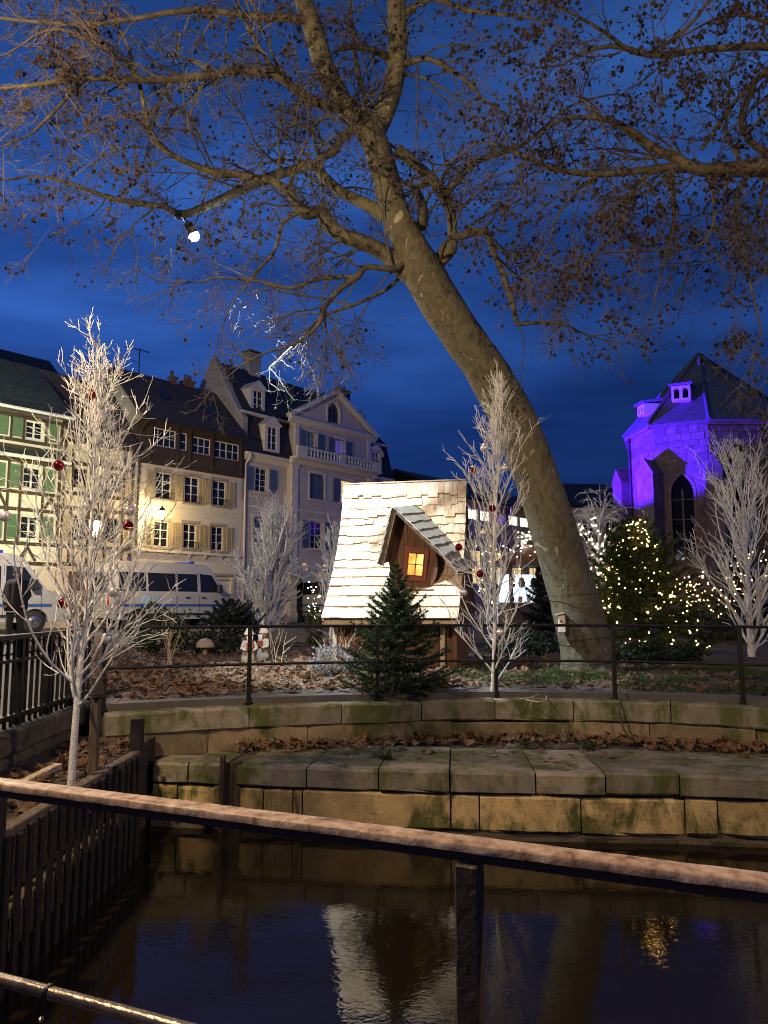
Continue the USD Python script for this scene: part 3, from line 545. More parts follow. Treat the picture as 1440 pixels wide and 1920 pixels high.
limbs1 = [
    [(700, 262, 8.2, 44), (668, 222, 8.1, 46), (640, 190, 8.0, 46), (610, 130, 7.85, 44), (592, 70, 7.7, 42), (572, 10, 7.55, 40), (556, -60, 7.4, 36), (540, -150, 7.2, 30)],
    [(700, 250, 8.2, 46), (722, 205, 8.1, 44), (740, 150, 8.0, 40), (746, 80, 7.85, 40), (744, 0, 7.7, 38), (748, -90, 7.5, 32)],
    [(800, 530, 8.7, 46), (756, 505, 8.65, 38), (722, 475, 8.6, 32), (690, 458, 8.5, 32), (640, 440, 8.4, 30), (613, 418, 8.35, 30), (600, 396, 8.3, 26), (570, 400, 8.2, 24), (545, 365, 8.1, 18), (505, 338, 8.0, 16), (450, 328, 7.9, 15), (400, 324, 7.7, 14), (345, 302, 7.5, 12), (285, 258, 7.3, 11), (262, 160, 7.1, 9), (240, 90, 7.0, 7)],
    [(722, 402, 8.5, 34), (690, 385, 8.5, 26), (640, 360, 8.55, 22), (606, 330, 8.6, 20), (585, 308, 8.65, 20), (540, 322, 8.8, 20), (495, 336, 8.9, 20), (440, 362, 9.05, 18), (390, 385, 9.15, 17), (340, 402, 9.2, 15), (300, 386, 9.2, 12), (240, 378, 9.1, 11), (190, 366, 9.0, 10), (120, 340, 8.8, 7), (50, 330, 8.6, 5)],
    [(588, 310, 8.65, 18), (620, 288, 8.2, 18), (640, 262, 8.2, 17), (664, 240, 8.15, 18)],
    [(810, 540, 8.75, 34), (808, 510, 8.7, 26), (832, 485, 8.65, 24), (848, 462, 8.6, 22), (848, 420, 8.6, 20), (835, 370, 8.6, 20), (812, 338, 8.5, 20), (775, 305, 8.4, 22), (745, 280, 8.3, 24)],
    [(816, 500, 8.7, 16), (845, 452, 8.6, 17), (885, 436, 8.5, 17), (912, 438, 8.4, 16), (925, 470, 8.4, 12), (945, 520, 8.3, 12), (962, 570, 8.3, 11), (972, 608, 8.2, 9), (1010, 605, 8.2, 7), (1068, 612, 8.2, 5)],
    [(790, 425, 8.6, 24), (792, 395, 8.7, 22), (775, 352, 8.9, 14), (760, 345, 9, 8)],
    [(832, 372, 8.6, 16), (860, 335, 8.4, 14), (900, 300, 8.2, 12), (960, 280, 8.0, 10), (1020, 240, 7.8, 7)],
    [(700, 255, 8.2, 12), (690, 200, 8.1, 11), (672, 140, 8.0, 10), (660, 60, 7.9, 9), (655, -20, 7.8, 7)],
    [(650, 205, 8.0, 22), (600, 195, 7.9, 18), (560, 172, 7.8, 17), (520, 142, 7.6, 18), (470, 132, 7.5, 19), (400, 140, 7.3, 17), (330, 148, 7.1, 16), (260, 150, 6.9, 14), (160, 146, 6.7, 12), (60, 160, 6.5, 9), (-60, 170, 6.3, 6)],
    [(585, 40, 7.6, 22), (540, 34, 7.5, 17), (470, 30, 7.3, 15), (400, 20, 7.2, 13), (330, 22, 7.0, 12), (220, 40, 6.8, 10), (120, 45, 6.6, 8), (-20, 30, 6.4, 6)],
    [(735, 110, 7.9, 16), (700, 95, 7.8, 14), (668, 88, 7.7, 12), (640, 92, 7.6, 10)],
    [(765, 480, 8.6, 14), (735, 505, 8.5, 13), (690, 500, 8.45, 12), (668, 520, 8.4, 14), (640, 540, 8.35, 12), (610, 575, 8.3, 10), (596, 610, 8.25, 8), (560, 640, 8.2, 6), (520, 655, 8.2, 5)],
    [(668, 520, 8.4, 9), (600, 522, 8.3, 8), (540, 540, 8.2, 7), (470, 525, 8.1, 6), (400, 520, 8.0, 4)],
    [(600, 395, 8.3, 10), (555, 400, 8.2, 9), (530, 420, 8.2, 8), (515, 470, 8.15, 7), (480, 510, 8.1, 6), (455, 545, 8.1, 4)],
    [(745, 130, 8.0, 16), (790, 110, 7.8, 12), (860, 140, 7.7, 9), (900, 180, 7.6, 7)],
    [(745, 40, 7.8, 14), (800, 0, 7.6, 11), (880, 20, 7.4, 9), (960, 28, 7.3, 7)],
    [(520, 142, 7.6, 10), (470, 60, 7.3, 8), (440, 0, 7.1, 7)],
    [(260, 150, 6.9, 9), (200, 90, 6.7, 8), (130, 60, 6.5, 7), (60, 70, 6.3, 5)],
    [(160, 146, 6.7, 8), (110, 200, 6.6, 7), (60, 250, 6.5, 5)],
]
L1 = [limb(q) for q in limbs1]
for i, (P, R) in enumerate(L1): obj('limb', (limb_mesh(P, R, 9, .03, i)[0] - po, tube(P, R, 9)[1]), 'bark' if R[0] > .07 else 'limb_bark', pt, smooth=60)
tw = tree_twigs(rt, L1, 5.2, .95, [(5, .8, .55, -.07, 6), (4, .8, .5, -.08, 5), (3, .7, .6, -.1, 4)])
b = mesh_twigs(tw, (5, 4, 3, 3)); vv, ff = b.get(); obj('twigs', (vv - po, ff), 'twig', pt, kind='stuff')
ends = np.vstack([tw[3][0][:, -1], tw[2][0][:, -1]]); cl = meshkit.fbm(ends * 1.3, 2, 6); pick = rt.uniform(0, 1, len(ends)) < np.clip((cl - .42) * 1.7, .02, .42) * np.where(ends[:, 1] < 7.3, 2.0, .8)
pick &= clear_of_spot(ends[:, None]); e2 = ends[pick]; pos = e2 + rt.normal(0, .025, e2.shape)
obj('dead_leaves', (lambda q: (q[0] - po, q[1]))(leaves(rt, pos, rt.uniform(.017, .040, len(pos)), 1.3, .8, simple=False)), 'tree_leaf', pt, kind='stuff')
# hanging bare twigs that catch the spotlight
hb = [limb(q) for q in ([(775, 490, 8.65, 9), (720, 545, 9.0, 8), (662, 572, 9.3, 7), (610, 590, 9.55, 6), (560, 640, 9.75, 5), (505, 690, 9.8, 3)], [(662, 572, 9.3, 5), (600, 560, 9.6, 4.5), (530, 545, 9.8, 4), (465, 520, 9.85, 3), (410, 495, 9.85, 2)])]
for P, R in hb: obj('limb', (tube(P, R, 7)[0] - po, tube(P, R, 7)[1]), 'limb_bark', pt, smooth=60)
S = np.vstack([P[rt.integers(int(len(P) * .42), len(P), 19)] for P, R in hb] + [P[-1:] for P, R in hb]); Ls = rt.uniform(.35, .95, len(S))
D = np.c_[rt.normal(0, .5, len(S)), rt.normal(0, .4, len(S)), -np.ones(len(S))]
Pa, Ra = grow(rt, S, D, Ls, np.full(len(S), .0042), 8, .22, -.05); a2 = kids(rt, Pa, Ra, 3, .8, .45, Ls); Pb, Rb = grow(rt, *a2[:3], np.maximum(a2[3] * .8, .0016), 6, .28, .03); a3 = kids(rt, Pb, Rb, 2, .8, .5, a2[2]); Pc, Rc = grow(rt, *a3[:3], np.maximum(a3[3] * .8, .0013), 4, .25, .05)
b = mesh_twigs([(Pa, Ra), (Pb, np.maximum(Rb, .0014)), (Pc, np.maximum(Rc, .0012))], (4, 3, 3)); vv, ff = b.get(); obj('hanging_twigs', (vv - po, ff), 'twig', pt, kind='stuff')
pk = Pc[rt.uniform(0, 1, len(Pc)) < .08][:, -1]; q = leaves(rt, pk, rt.uniform(.016, .03, len(pk)), 1.3, .7); obj('hanging_leaves', (q[0] - po, q[1]), 'dry_leaf', pt, kind='stuff')
for py, tilt in ((1116, .02), (1196, .03), (1238, .01)):   # wires round the trunk
    P, R = limb(trunk, 120); k = int(np.argmin([abs(proj(p)[1] - py) for p in P])); a = np.linspace(0, 2 * PI, 40); c = P[k]
    loop = np.c_[c[0] + (R[k] * 1.1 + .012) * np.cos(a), c[1] + (R[k] * 1.1 + .012) * np.sin(a), c[2] + tilt * np.cos(a) + .01 * np.sin(3 * a)]
    obj('wire', (tube(loop, .004, 5)[0] - po, tube(loop, .004, 5)[1]), 'rubber', pt)
# neighbour at the right: trunk outside the frame, limbs reach in
p2o = np.array([8.2, 8.4, 0.])
pu = thing('plane_tree', 'second plane tree whose leafy limbs reach in from the right edge', 'tree', p2o)
P = smoothline([(8.2, 8.4, -.1), (8.15, 8.35, 1.5), (7.9, 8.2, 3.2), (7.4, 8.0, 4.6), (7.0, 7.9, 5.8), (6.8, 7.8, 7.5)], 30); obj('trunk', (tube(P, np.linspace(.36, .2, 30), 20)[0] - p2o, tube(P, np.linspace(.36, .2, 30), 20)[1]), 'bark', pu, smooth=60)
e0 = at(1440, 314, 7.6)
limbs2 = [
    [(2080, 330, 7.95, 60), (1800, 340, 7.8, 52), (1600, 322, 7.7, 46), (1440, 313, 7.6, 40), (1370, 318, 7.55, 30), (1310, 318, 7.5, 26), (1270, 300, 7.45, 20), (1215, 270, 7.4, 16), (1170, 238, 7.35, 14), (1130, 222, 7.3, 12), (1080, 220, 7.25, 9), (1030, 235, 7.2, 6)],
    [(1290, 312, 7.48, 18), (1240, 315, 7.45, 16), (1180, 322, 7.4, 14), (1110, 326, 7.35, 13), (1040, 318, 7.3, 10), (990, 295, 7.2, 8), (930, 272, 7.1, 5)],
    [(1900, 200, 7.9, 34), (1600, 110, 7.5, 24), (1440, 88, 7.3, 16), (1330, 92, 7.2, 14), (1210, 102, 7.1, 13), (1150, 86, 7.0, 10), (1090, 100, 7.0, 6)],
    [(1440, 290, 7.6, 14), (1390, 215, 7.4, 11), (1420, 150, 7.2, 10), (1480, 120, 7.1, 9)],
    [(1315, 280, 7.5, 9), (1350, 230, 7.4, 9), (1395, 170, 7.2, 8), (1450, 120, 7.1, 7)],
    [(1220, 100, 7.1, 9), (1290, 50, 6.9, 8), (1330, 0, 6.8, 7), (1360, -40, 6.7, 7)],
    [(1262, 322, 7.45, 12), (1262, 370, 7.4, 11), (1266, 390, 7.4, 9), (1258, 440, 7.35, 7), (1245, 490, 7.3, 5)],
    [(1400, 330, 7.55, 10), (1380, 420, 7.4, 8), (1400, 500, 7.3, 6), (1420, 590, 7.2, 4)],
    [(1330, 330, 7.5, 9), (1340, 400, 7.3, 7), (1310, 460, 7.2, 5), (1190, 470, 7.1, 4)],
    [(1240, 315, 7.45, 9), (1180, 365, 7.3, 7), (1160, 430, 7.2, 5), (1120, 470, 7.1, 4)],
    [(1130, 326, 7.35, 8), (1070, 370, 7.25, 6), (1040, 420, 7.2, 4)],
    [(1170, 88, 7.0, 8), (1100, 40, 6.8, 7), (1040, 10, 6.7, 5)],
    [(1480, 60, 7.2, 9), (1400, 30, 7.0, 7), (1330, 40, 6.9, 5)],
    [(1440, 314, 7.6, 10), (1420, 400, 7.8, 7), (1360, 470, 7.9, 5)],
]
L2 = [limb(q) for q in limbs2]
for i, (P, R) in enumerate(L2): obj('limb', (limb_mesh(P, R, 9, .03, i + 40)[0] - p2o, tube(P, R, 9)[1]), 'limb_bark', pu, smooth=60)
Lin = [(P[:, :], R) for P, R in L2]
tw = tree_twigs(rt, Lin, 5.0, .85, [(5, .8, .55, -.09, 6), (4, .8, .5, -.1, 5), (3, .7, .6, -.12, 4)])
b = mesh_twigs(tw, (5, 4, 3, 3)); vv, ff = b.get(); obj('twigs', (vv - p2o, ff), 'twig', pu, kind='stuff')
ends = np.vstack([tw[3][0][:, -1], tw[3][0][:, 2], tw[2][0][:, -1]]); cl = meshkit.fbm(ends * 1.5, 2, 16); pick = rt.uniform(0, 1, len(ends)) < np.clip((cl - .30) * 1.9, .05, .6)
pos = ends[pick] + rt.normal(0, .03, (pick.sum(), 3)); q = leaves(rt, pos, rt.uniform(.016, .038, len(pos)), 1.3, .7); obj('dead_leaves', (q[0] - p2o, q[1]), 'tree_leaf', pu, kind='stuff')
# ------------------------------------------------------------------ white painted bare birches
def white_tree(label, base, top, spread, n1, seed, first=.12, r0=.028, L0=None, gens=((6, .55, .42, .06), (3, .6, .45, .05)), up=.12, group=None, mat_='white_paint', shape=None, tw=.0035):
    rng = np.random.default_rng(seed); base = np.array(base, float); top = np.array(top, float); H = np.linalg.norm(top - base)
    t = thing('white_birch', label, 'tree', base, 0, group)
    mid = base + (top - base) * .5 + rng.normal(0, .03 * H * .3, 3) * [1, 1, 0]; P = smoothline([base, base * .75 + top * .25, mid, base * .2 + top * .8, top], 40); R = r0 * np.linspace(1, .12, 40)
    obj('trunk', (tube(P, R, 10)[0] - base, tube(P, R, 10)[1]), mat_, t, smooth=60)
    tt = first + (1 - first) * np.linspace(0, .97, n1) ** .92 + rng.normal(0, .01, n1); tt = np.clip(tt, first, .98); i = np.minimum((tt * 39).astype(int), 38)
    az = np.arange(n1) * 2.399 + rng.normal(0, .3, n1); prof = (shape or (lambda u: np.sin(PI * np.clip(.18 + .75 * u, 0, 1)) ** .8))((tt - first) / (1 - first))
    el = .70 + .62 * (tt - first) / (1 - first); D = np.c_[np.cos(az) * np.cos(el), np.sin(az) * np.cos(el), np.sin(el)]; L = spread * prof * rng.uniform(.75, 1.3, n1) / np.cos(.75) * 1.12
    L = np.maximum(L, .18 * spread); S = P[i]; r = np.maximum(R[i] * .5, tw * 1.5)
    Pa, Ra = grow(rng, S, D, L, r, 10, .10, up, .35); out = [(Pa, np.maximum(Ra, tw * .9))]; Lc = L; p, q = Pa, Ra
    for per, ang, lm, pl in gens:
        s_, d_, l_, r_ = kids(rng, p, q, per, ang, lm, Lc, t0=.15); p, q = grow(rng, s_, d_, l_, np.maximum(r_, tw), 6, .14, pl, .6); q = np.maximum(q, tw * .62); Lc = l_; out.append((p, q))
    for k, (bp, br) in enumerate(out[:1]):
        for a in range(len(bp)): obj('branch', (tube(bp[a], br[a], 6)[0] - base, tube(bp[a], br[a], 6)[1]), mat_, t, smooth=60)
    b = mesh_twigs(out[1:], (4, 3, 3)); vv, ff = b.get(); obj('twigs', (vv - base, ff), mat_, t, kind='stuff')
    return t
wa = white_tree('big white painted bare birch in the left foreground, stake and red baubles on it', (-1.98, 5.03, -.33), at(186, 745, 5.05), .60, 44, 21, .20, .026, gens=((7, .6, .42, .07), (4, .65, .45, .05)), up=.14, tw=.0027, shape=lambda u: np.where(u < .3, .95, np.interp(u, [.3, 1], [.98, .46])))
bc = WC(s_at(WC, WL, 930, -.09)) - WN(s_at(WC, WL, 930, -.09)) * .25
white_tree('slender white birch on the retaining wall in front of the hut and plane trunk', (bc[0], bc[1], -.09), at(940, 745, 7.75), .48, 44, 22, .05, .024, gens=((7, .5, .45, .07), (4, .55, .45, .05)), up=.14, tw=.0028, shape=lambda u: np.interp(u, [0, .15, .6, 1], [.9, .9, 1., .5]))
white_tree('white birch with flared crown at the right edge in front of the church', atz(1410, 1237, 0) - [0, 0, .12], at(1388, 880, 12.6), .92, 42, 23, .07, .06, gens=((6, .5, .42, .06), (3, .55, .45, .05)), up=.11, tw=.0042, shape=lambda u: np.interp(u, [0, .2, .6, 1], [.8, 1., .95, .42]))
white_tree('pale bushy birch with gnarled stem in front of the mauve house', (-2.60, 17.0, -.1), at(518, 985, 17.2), .80, 60, 24, .10, .15, gens=((6, .5, .45, .06), (4, .55, .45, .05)), up=.16, tw=.006)
white_tree('pale thin birch just left of the hut roof', (at(622, 1170, 19)[0], 19., 0.), at(628, 1005, 19.), .6, 34, 25, .2, .06, gens=((5, .5, .45, .06), (3, .55, .45, .05)), up=.16, tw=.006)
white_tree('small weeping pale tree behind the plane trunk beside the church buttress', (at(1118, 1170, 21)[0], 21., 0.), at(1125, 955, 21), .9, 26, 26, .35, .05, gens=((5, .6, .6, -.25), (3, .5, .5, -.2)), up=-.10, tw=.006)
# ------------------------------------------------------------------ firs and shrubs
def fir(label, base, H, W, seed, needle, whorls=15, per=8, nl=.022, nw=.0028, K=26, group=None, taper=.8, name='fir_tree', cat='fir tree'):
    rng = np.random.default_rng(seed); t = thing(name, label, cat, base, 0, group)
    obj('trunk', tube([(0, 0, -.05), (0, 0, H * .6), (rng.normal(0, .01), 0, H)], [W * .07, W * .035, .006], 8), 'limb_bark', t, smooth=60)
    A, B = [], []; bb = MB()
    for w in range(whorls):
        u = w / (whorls - 1); z = H * (.06 + .90 * u ** .9); Lr = W * (1 - u) ** taper * (1.0 if u > .12 else .9) * rng.uniform(.88, 1.1) + .05 * W
        for k in range(per if u < .75 else max(4, per - 3)):
            az = (k + .5 * (w % 2)) * 2 * PI / per + rng.normal(0, .2); L = Lr * rng.uniform(.75, 1.15); s_ = np.linspace(0, 1, 7); el = -.12 + .75 * u; x = s_ * L
            pts = np.c_[np.cos(az) * x, np.sin(az) * x, z + x * math.tan(el) - .22 * L * s_ * (1 - s_) * 2 + .12 * L * s_ ** 2]
            bb.tube(pts, np.linspace(.010, .003, 7) * W / .45, 4, False); A.append(pts[:-1]); B.append(pts[1:])
            side = np.array([-math.sin(az), math.cos(az), 0.])
            for j in range(2, 7):
                for sg in (-1, 1):
                    l = L * .42 * (1.05 - s_[j] * .65) * rng.uniform(.7, 1.2); d = unit(side * sg * .8 + unit(pts[j] - pts[j - 1]) * .75 + np.array([0, 0, rng.normal(.03, .15)]))
                    q = pts[j] + d * l * np.linspace(0, 1, 3)[:, None]; A.append(q[:-1]); B.append(q[1:])
    A, B = np.vstack(A), np.vstack(B)
    top = np.c_[np.zeros(5), np.zeros(5), np.linspace(H * .82, H, 5)]; A = np.vstack([A, top[:-1]]); B = np.vstack([B, top[1:]])
    ln_ = np.linalg.norm(B - A, axis=1); cnt = np.maximum(3, (K * ln_ / .05).astype(int)); idx = np.repeat(np.arange(len(A)), cnt); m = len(idx)
    f = rng.uniform(0, 1, m)[:, None]; p = A[idx] * (1 - f) + B[idx] * f; T = unit(B[idx] - A[idx]); q = rng.normal(0, 1, (m, 3)) + [0, 0, .45]; q -= T * (q * T).sum(1)[:, None]; q = unit(q)
    d = unit(q + T * .7); wv = unit(np.cross(d, rng.normal(0, 1, (m, 3)))) * nw; l = nl * rng.uniform(.7, 1.15, m)[:, None]
    V = np.stack([p - wv, p + wv, p + d * l + wv * .3, p + d * l - wv * .3], 1).reshape(-1, 3)
    obj('boughs', bb, 'limb_bark', t, kind='stuff'); obj('needles', (V, np.arange(4 * m).reshape(-1, 4)), needle, t, kind='stuff')
    return t
fir('dark green young fir standing in front of the shingled hut', (.13, 8.15, -.02), 1.32, .60, 31, 'needle', 18, 9, .026, .0034, 27, taper=1.15)
xb = np.array([at(1200, 1240, 11.9)[0], 11.9, .0])
fir('bushy fir lit all over with golden fairy lights in front of the church', xb, 2.22, 1.10, 32, 'needle_yellow', 16, 10, .048, .0075, 11)
fir('dark fir between the hut and the big leaning trunk', (at(1030, 1180, 14.5)[0], 14.5, 0), 1.75, .62, 33, 'needle_dark', 12, 8, .05, .008, 9)
fir('low dark spreading conifer beside the pale bushy birch', (at(432, 1180, 16.)[0], 16., 0), .95, .85, 34, 'needle_dark', 9, 9, .05, .008, 9)
fir('dark fir behind the right white birch', (at(1400, 1180, 19)[0], 19., 0), 1.9, 1.3, 35, 'needle_dark', 11, 9, .07, .011, 6)
def shrub(label, base, rx, ry, h, n, size, m, seed, stems=16, name='shrub', stem_mat='twig', z0=.15):
    rng = np.random.default_rng(seed); t = thing(name, label, 'shrub', base)
    a = rng.uniform(0, 2 * PI, stems); D = np.c_[np.cos(a) * rx / h * .8, np.sin(a) * ry / h * .8, np.ones(stems)]; P, R = grow(rng, np.zeros((stems, 3)), D, np.full(stems, h * 1.05), np.full(stems, .008), 7, .15, .05)
    s_, d_, l_, r_ = kids(rng, P, R, 5, .7, .4, np.full(stems, h)); P2, R2 = grow(rng, s_, d_, l_, r_, 5, .2, .05); obj('stems', mesh_twigs([(P, R), (P2, R2)], (5, 3)), stem_mat, t, kind='stuff')
    q = unit(rng.normal(0, 1, (n, 3))) * rng.uniform(.35, 1, n)[:, None] ** .5; q *= [rx, ry, h * .5]; q[:, 2] += h * (.5 + z0 * .5); q += (meshkit.fbm(q * 5 / h, 2, seed)[:, None] - .5) * q * .8
    hole = meshkit.fbm(q * 6 / h + 9, 2, seed + 1) > .40; q = q[hole]
    obj('foliage', leaves(rng, q, rng.uniform(.6, 1.2, len(q)) * size, 1.2, .4, simple=True), m, t, kind='stuff'); return t
shrub('grey frosted low shrub lit white beside the young fir', (at(625, 1245, 9.3)[0], 9.3, -.02), .28, .25, .36, 1500, .017, 'grey_leaf', 41, 22, stem_mat='pale_wood')
shrub('leafy olive green bush in front of the white minibus', (at(292, 1200, 13.2)[0], 13.2, 0), .55, .5, .72, 1500, .035, 'bush_leaf', 42)
shrub('low dark bush at the foot of the dark fir behind the slender birch', (at(985, 1190, 12.8)[0], 12.8, 0), .7, .4, .42, 900, .035, 'needle_dark', 43)
shrub('dark hedge bush below the golden lit fir', (at(1225, 1215, 11.2)[0], 11.15, 0), .75, .3, .26, 900, .035, 'needle_dark', 44)
shrub('dark bush filling the gap behind the right white birch', (at(1340, 1200, 17.0)[0], 17., 0), 1.4, .6, .75, 1500, .05, 'needle_dark', 45)
shrub('climbing plant with little warm lights beside the hut eave', (at(588, 1170, 13.5)[0], 13.5, 0), .16, .16, .85, 420, .032, 'bush_leaf', 46, 8)
shrub('dark leafy shrub behind the two small figures', (at(410, 1190, 14.)[0], 13.4, 0), .7, .4, .40, 900, .035, 'needle_dark', 47)
def bare_shrub(label, base, h, n, m, seed, spread=.6):
    rng = np.random.default_rng(seed); t = thing('bare_shrub', label, 'shrub', base); a = rng.uniform(0, 2 * PI, n); D = np.c_[np.cos(a) * spread, np.sin(a) * spread, np.ones(n)]
    P, R = grow(rng, rng.normal(0, .03, (n, 3)) * [1, 1, 0], D, rng.uniform(.7, 1.1, n) * h, np.full(n, .0055), 8, .1, .02); s_, d_, l_, r_ = kids(rng, P, R, 3, .5, .35, np.full(n, h)); P2, R2 = grow(rng, s_, d_, l_, np.maximum(r_, .003), 5, .12, .05)
    for k in range(n): obj('stem', tube(P[k], R[k], 5), m, t, smooth=60)
    obj('twigs', tubes(P2, np.maximum(R2, .002), 3), m, t, kind='stuff')
bare_shrub('spray of pale bare twigs behind the grey frosted shrub', (at(640, 1240, 9.8)[0], 9.9, 0), .62, 14, 'pale_wood', 51, .75)
bare_shrub('thin bare sapling beside the lower left figure in the leaf litter', (at(318, 1250, 10.6)[0], 10.6, 0), .75, 6, 'pale_wood', 52, .12)
bare_shrub('clump of upright thin stems in the leaf litter left of the fence post', (at(235, 1245, 10.)[0], 10., 0), .5, 14, 'twig', 53, .35)
bare_shrub('thin bare stem in the leaves right of the small figures', (at(517, 1245, 11)[0], 11., 0), .62, 4, 'pale_wood', 54, .1)
# ------------------------------------------------------------------ the shingled fairy-tale hut
hut = thing('wooden_hut', 'small wooden hut with flared shingle roof and a crooked dormer', 'hut', (.29, 10.9, 0), -13.5)
ZR, ZE, WW, HL = 2.585, .675, .97, .90
_f = np.array([0, .195, .36, .54, .71, .86, 1.0]); _w = np.array([0, .055, .16, .32, .545, .77, 1.0])
zz = np.linspace(0, 1, 60); from_w = np.interp(zz, _f, _w); PRF = np.stack([-from_w * WW, ZR - zz * (ZR - ZE)], 1)
_sl = np.r_[0, np.cumsum(np.linalg.norm(np.diff(PRF, axis=0), axis=1))]
def on_roof(s): return np.array([np.interp(s, _sl, PRF[:, 0]), np.interp(s, _sl, PRF[:, 1])])
inner = [(y * .97 + .0, z - .035) for y, z in PRF[::3]] + [(PRF[-1][0] * .97, PRF[-1][1] - .035)]
back = [(-y, z) for y, z in inner[::-1]]
b = MB(); b.ext(inner + back[:-1], -HL + .03, HL - .03, 'yzx'); obj('roof_deck', b, 'hut_wood', hut)
b = MB(); b.box(-HL, HL, -WW + .015, -WW + .05, ZE - .075, ZE - .004, .004); obj('eave_board', b, 'pale_wood', hut)
rh = np.random.default_rng(77); rows = np.array([.19, .335, .475, .605, .73, .86, .985, 1.115, 1.245, 1.385, 1.53, 1.69, 1.86, 2.04]) ; rows = rows / rows[-1] * (_sl[-1] + .02)
def shingle_at(x0, x1, s_bot, ln_, lift, fnc, flip=1):
    p1 = fnc(s_bot); p0 = fnc(max(0, s_bot - ln_)); t = unit(p1 - p0); nrm = np.array([t[1], -t[0]]) * 1.0
    if nrm[1] < 0 and abs(nrm[1]) > .2 or nrm[0] > 0: nrm = -nrm
    if s_bot > _sl[-1] and fnc is on_roof: p1 = p1 + t * (s_bot - _sl[-1])
    V = []
    for x in (x0, x1):
        for (p, lo) in ((p0, .004), (p1, lift)):
            for th in (0, .019): q = p + nrm * (lo + th); V.append([x, q[0] * flip, q[1]])
    V = np.array(V); V[:, 0] += 0
    F_ = np.array([[0, 1, 3, 2], [4, 6, 7, 5], [0, 4, 5, 1], [2, 3, 7, 6], [0, 2, 6, 4], [1, 5, 7, 3]])
    return V, F_
for side in (1, -1):
    for k, sb in enumerate(rows):
        x = -HL
        ragged = .022 * np.clip(1.15 - k / 9., .06, 1)
        while x < HL - .01:
            w = rh.uniform(.075, .15) if k < 9 else rh.uniform(.10, .19)
            if side == -1: w *= 2.2
            x1 = min(HL, x + w); x1 = HL if HL - x1 < .05 else x1
            obj('shingle', shingle_at(x + .0015, x1 - .0015, sb + rh.normal(0, ragged), (sb - (rows[k - 1] if k else 0)) + .10, .030 + rh.uniform(0, .010), on_roof, side), ('shingle_a', 'shingle_b', 'shingle_c')[rh.integers(3)] if k < 7 else ('shingle_c', 'shingle_a', 'shingle_c')[rh.integers(3)], hut)
            x = x1
b = MB(); b.box(-HL, HL, -.022, .022, ZR + .012, ZR + .034, .004); obj('ridge_board', b, 'shingle_b', hut)
# lower walls of upright boards, corner posts, gable ends
x = -.80
while x < .79:
    w = rh.uniform(.075, .11); b = MB(); y = -.60 + rh.normal(0, .004); b.box(x + .002, min(.80, x + w) - .002, y, y + .022, -.05, 1.02); obj('board', b, 'red_wood' if rh.uniform() < .55 and x < .1 else 'hut_wood', hut); x += w
for px in (-.82, -.36, .64, .80):
    b = MB(); b.box(px - .03, px + .03, -.66, -.605, -.05, .90, .005); obj('corner_post', b, 'pale_wood' if px in (-.82, .64) else 'hut_wood', hut)
for sg in (1, -1):
    y = -.60
    while y < .59:
        w = rh.uniform(.09, .13); y1 = min(.6, y + w); top = min(np.interp(max(abs(y), abs(y1)), -PRF[:, 0], PRF[:, 1]), np.interp(min(abs(y), abs(y1)), -PRF[:, 0], PRF[:, 1])) - .05
        b = MB(); b.box(sg * .80 - .012 + rh.normal(0, .003), sg * .80 + .012, y + .002, y1 - .002, -.05, top); obj('board', b, 'hut_wood', hut); y = y1
    for s0, s1 in zip(np.linspace(0, _sl[-1], 7)[:-1], np.linspace(0, _sl[-1], 7)[1:]):
        a_, b_ = on_roof(s0), on_roof(s1); b = MB(); b.bar((sg * (HL - .012), a_[0] * .985, a_[1] - .05), (sg * (HL - .012), b_[0] * .985, b_[1] - .05), .02, .06); obj('barge_board', b, 'hut_wood', hut)
# dormer
AP = np.array([.075, 2.135]); RB = np.array([.715, 1.515]); RB2 = np.array([.90, 1.26]); LB_ = np.array([-.105, 1.40])
face = [(.05, 2.06), (.14, 1.97), (.56, 1.575), (.585, 1.45), (.59, 1.33), (.565, 1.20), (.50, 1.10), (.40, 1.05), (.05, 1.05), (-.02, 1.12), (-.065, 1.42), (.0, 1.80)]
fcs = m3.CrossSection([np.array(face[::-1], float)], m3.FillRule.NonZero)
b = MB(); b.ext(face, -.665, -.15, 'xzy'); obj('dormer_body', b, 'hut_wood', hut)
x = -.08; 
while x < .60:
    w = rh.uniform(.055, .085); c2_ = fcs ^ m3.CrossSection([np.array([(x + .0015, .9), (x + w - .0015, .9), (x + w - .0015, 2.3), (x + .0015, 2.3)], float)])
    pg = c2_.to_polygons()
    if pg: b = MB(); b.ext(pg[0], -.69 + rh.normal(0, .002), -.664, 'xzy'); obj('dormer_board', b, 'hut_wood', hut)
    x += w
Wc = np.array([.300, 1.385]); Rw = np.array([[math.cos(-.09), -math.sin(-.09)], [math.sin(-.09), math.cos(-.09)]])
def wq(pts): return [tuple(Wc + Rw @ np.array(q)) for q in pts]
dw = obj('window_frame', (lambda b: b.ext(wq([(-.165, -.215), (.15, -.215), (.17, .20), (-.16, .235)]), -.716, -.691, 'xzy', [wq([(-.10, -.14), (.10, -.14), (.10, .14), (-.10, .14)])]))(MB()), 'red_wood', hut)
b = MB(); b.ext(wq([(-.10, -.14), (.10, -.14), (.10, .14), (-.10, .14)]), -.697, -.6935, 'xzy'); obj('pane', b, 'hut_glow', dw, label='warm yellow lit window of the dormer')
for q in ([(-.006, -.14), (.006, -.14), (.006, .14), (-.006, .14)], [(-.10, -.006), (-.0065, -.006), (-.0065, .006), (-.10, .006)], [(.0065, -.006), (.10, -.006), (.10, .006), (.0065, .006)]):
    b = MB(); b.ext(wq(q), -.712, -.698, 'xzy'); obj('glazing_bar', b, 'hut_wood', dw)
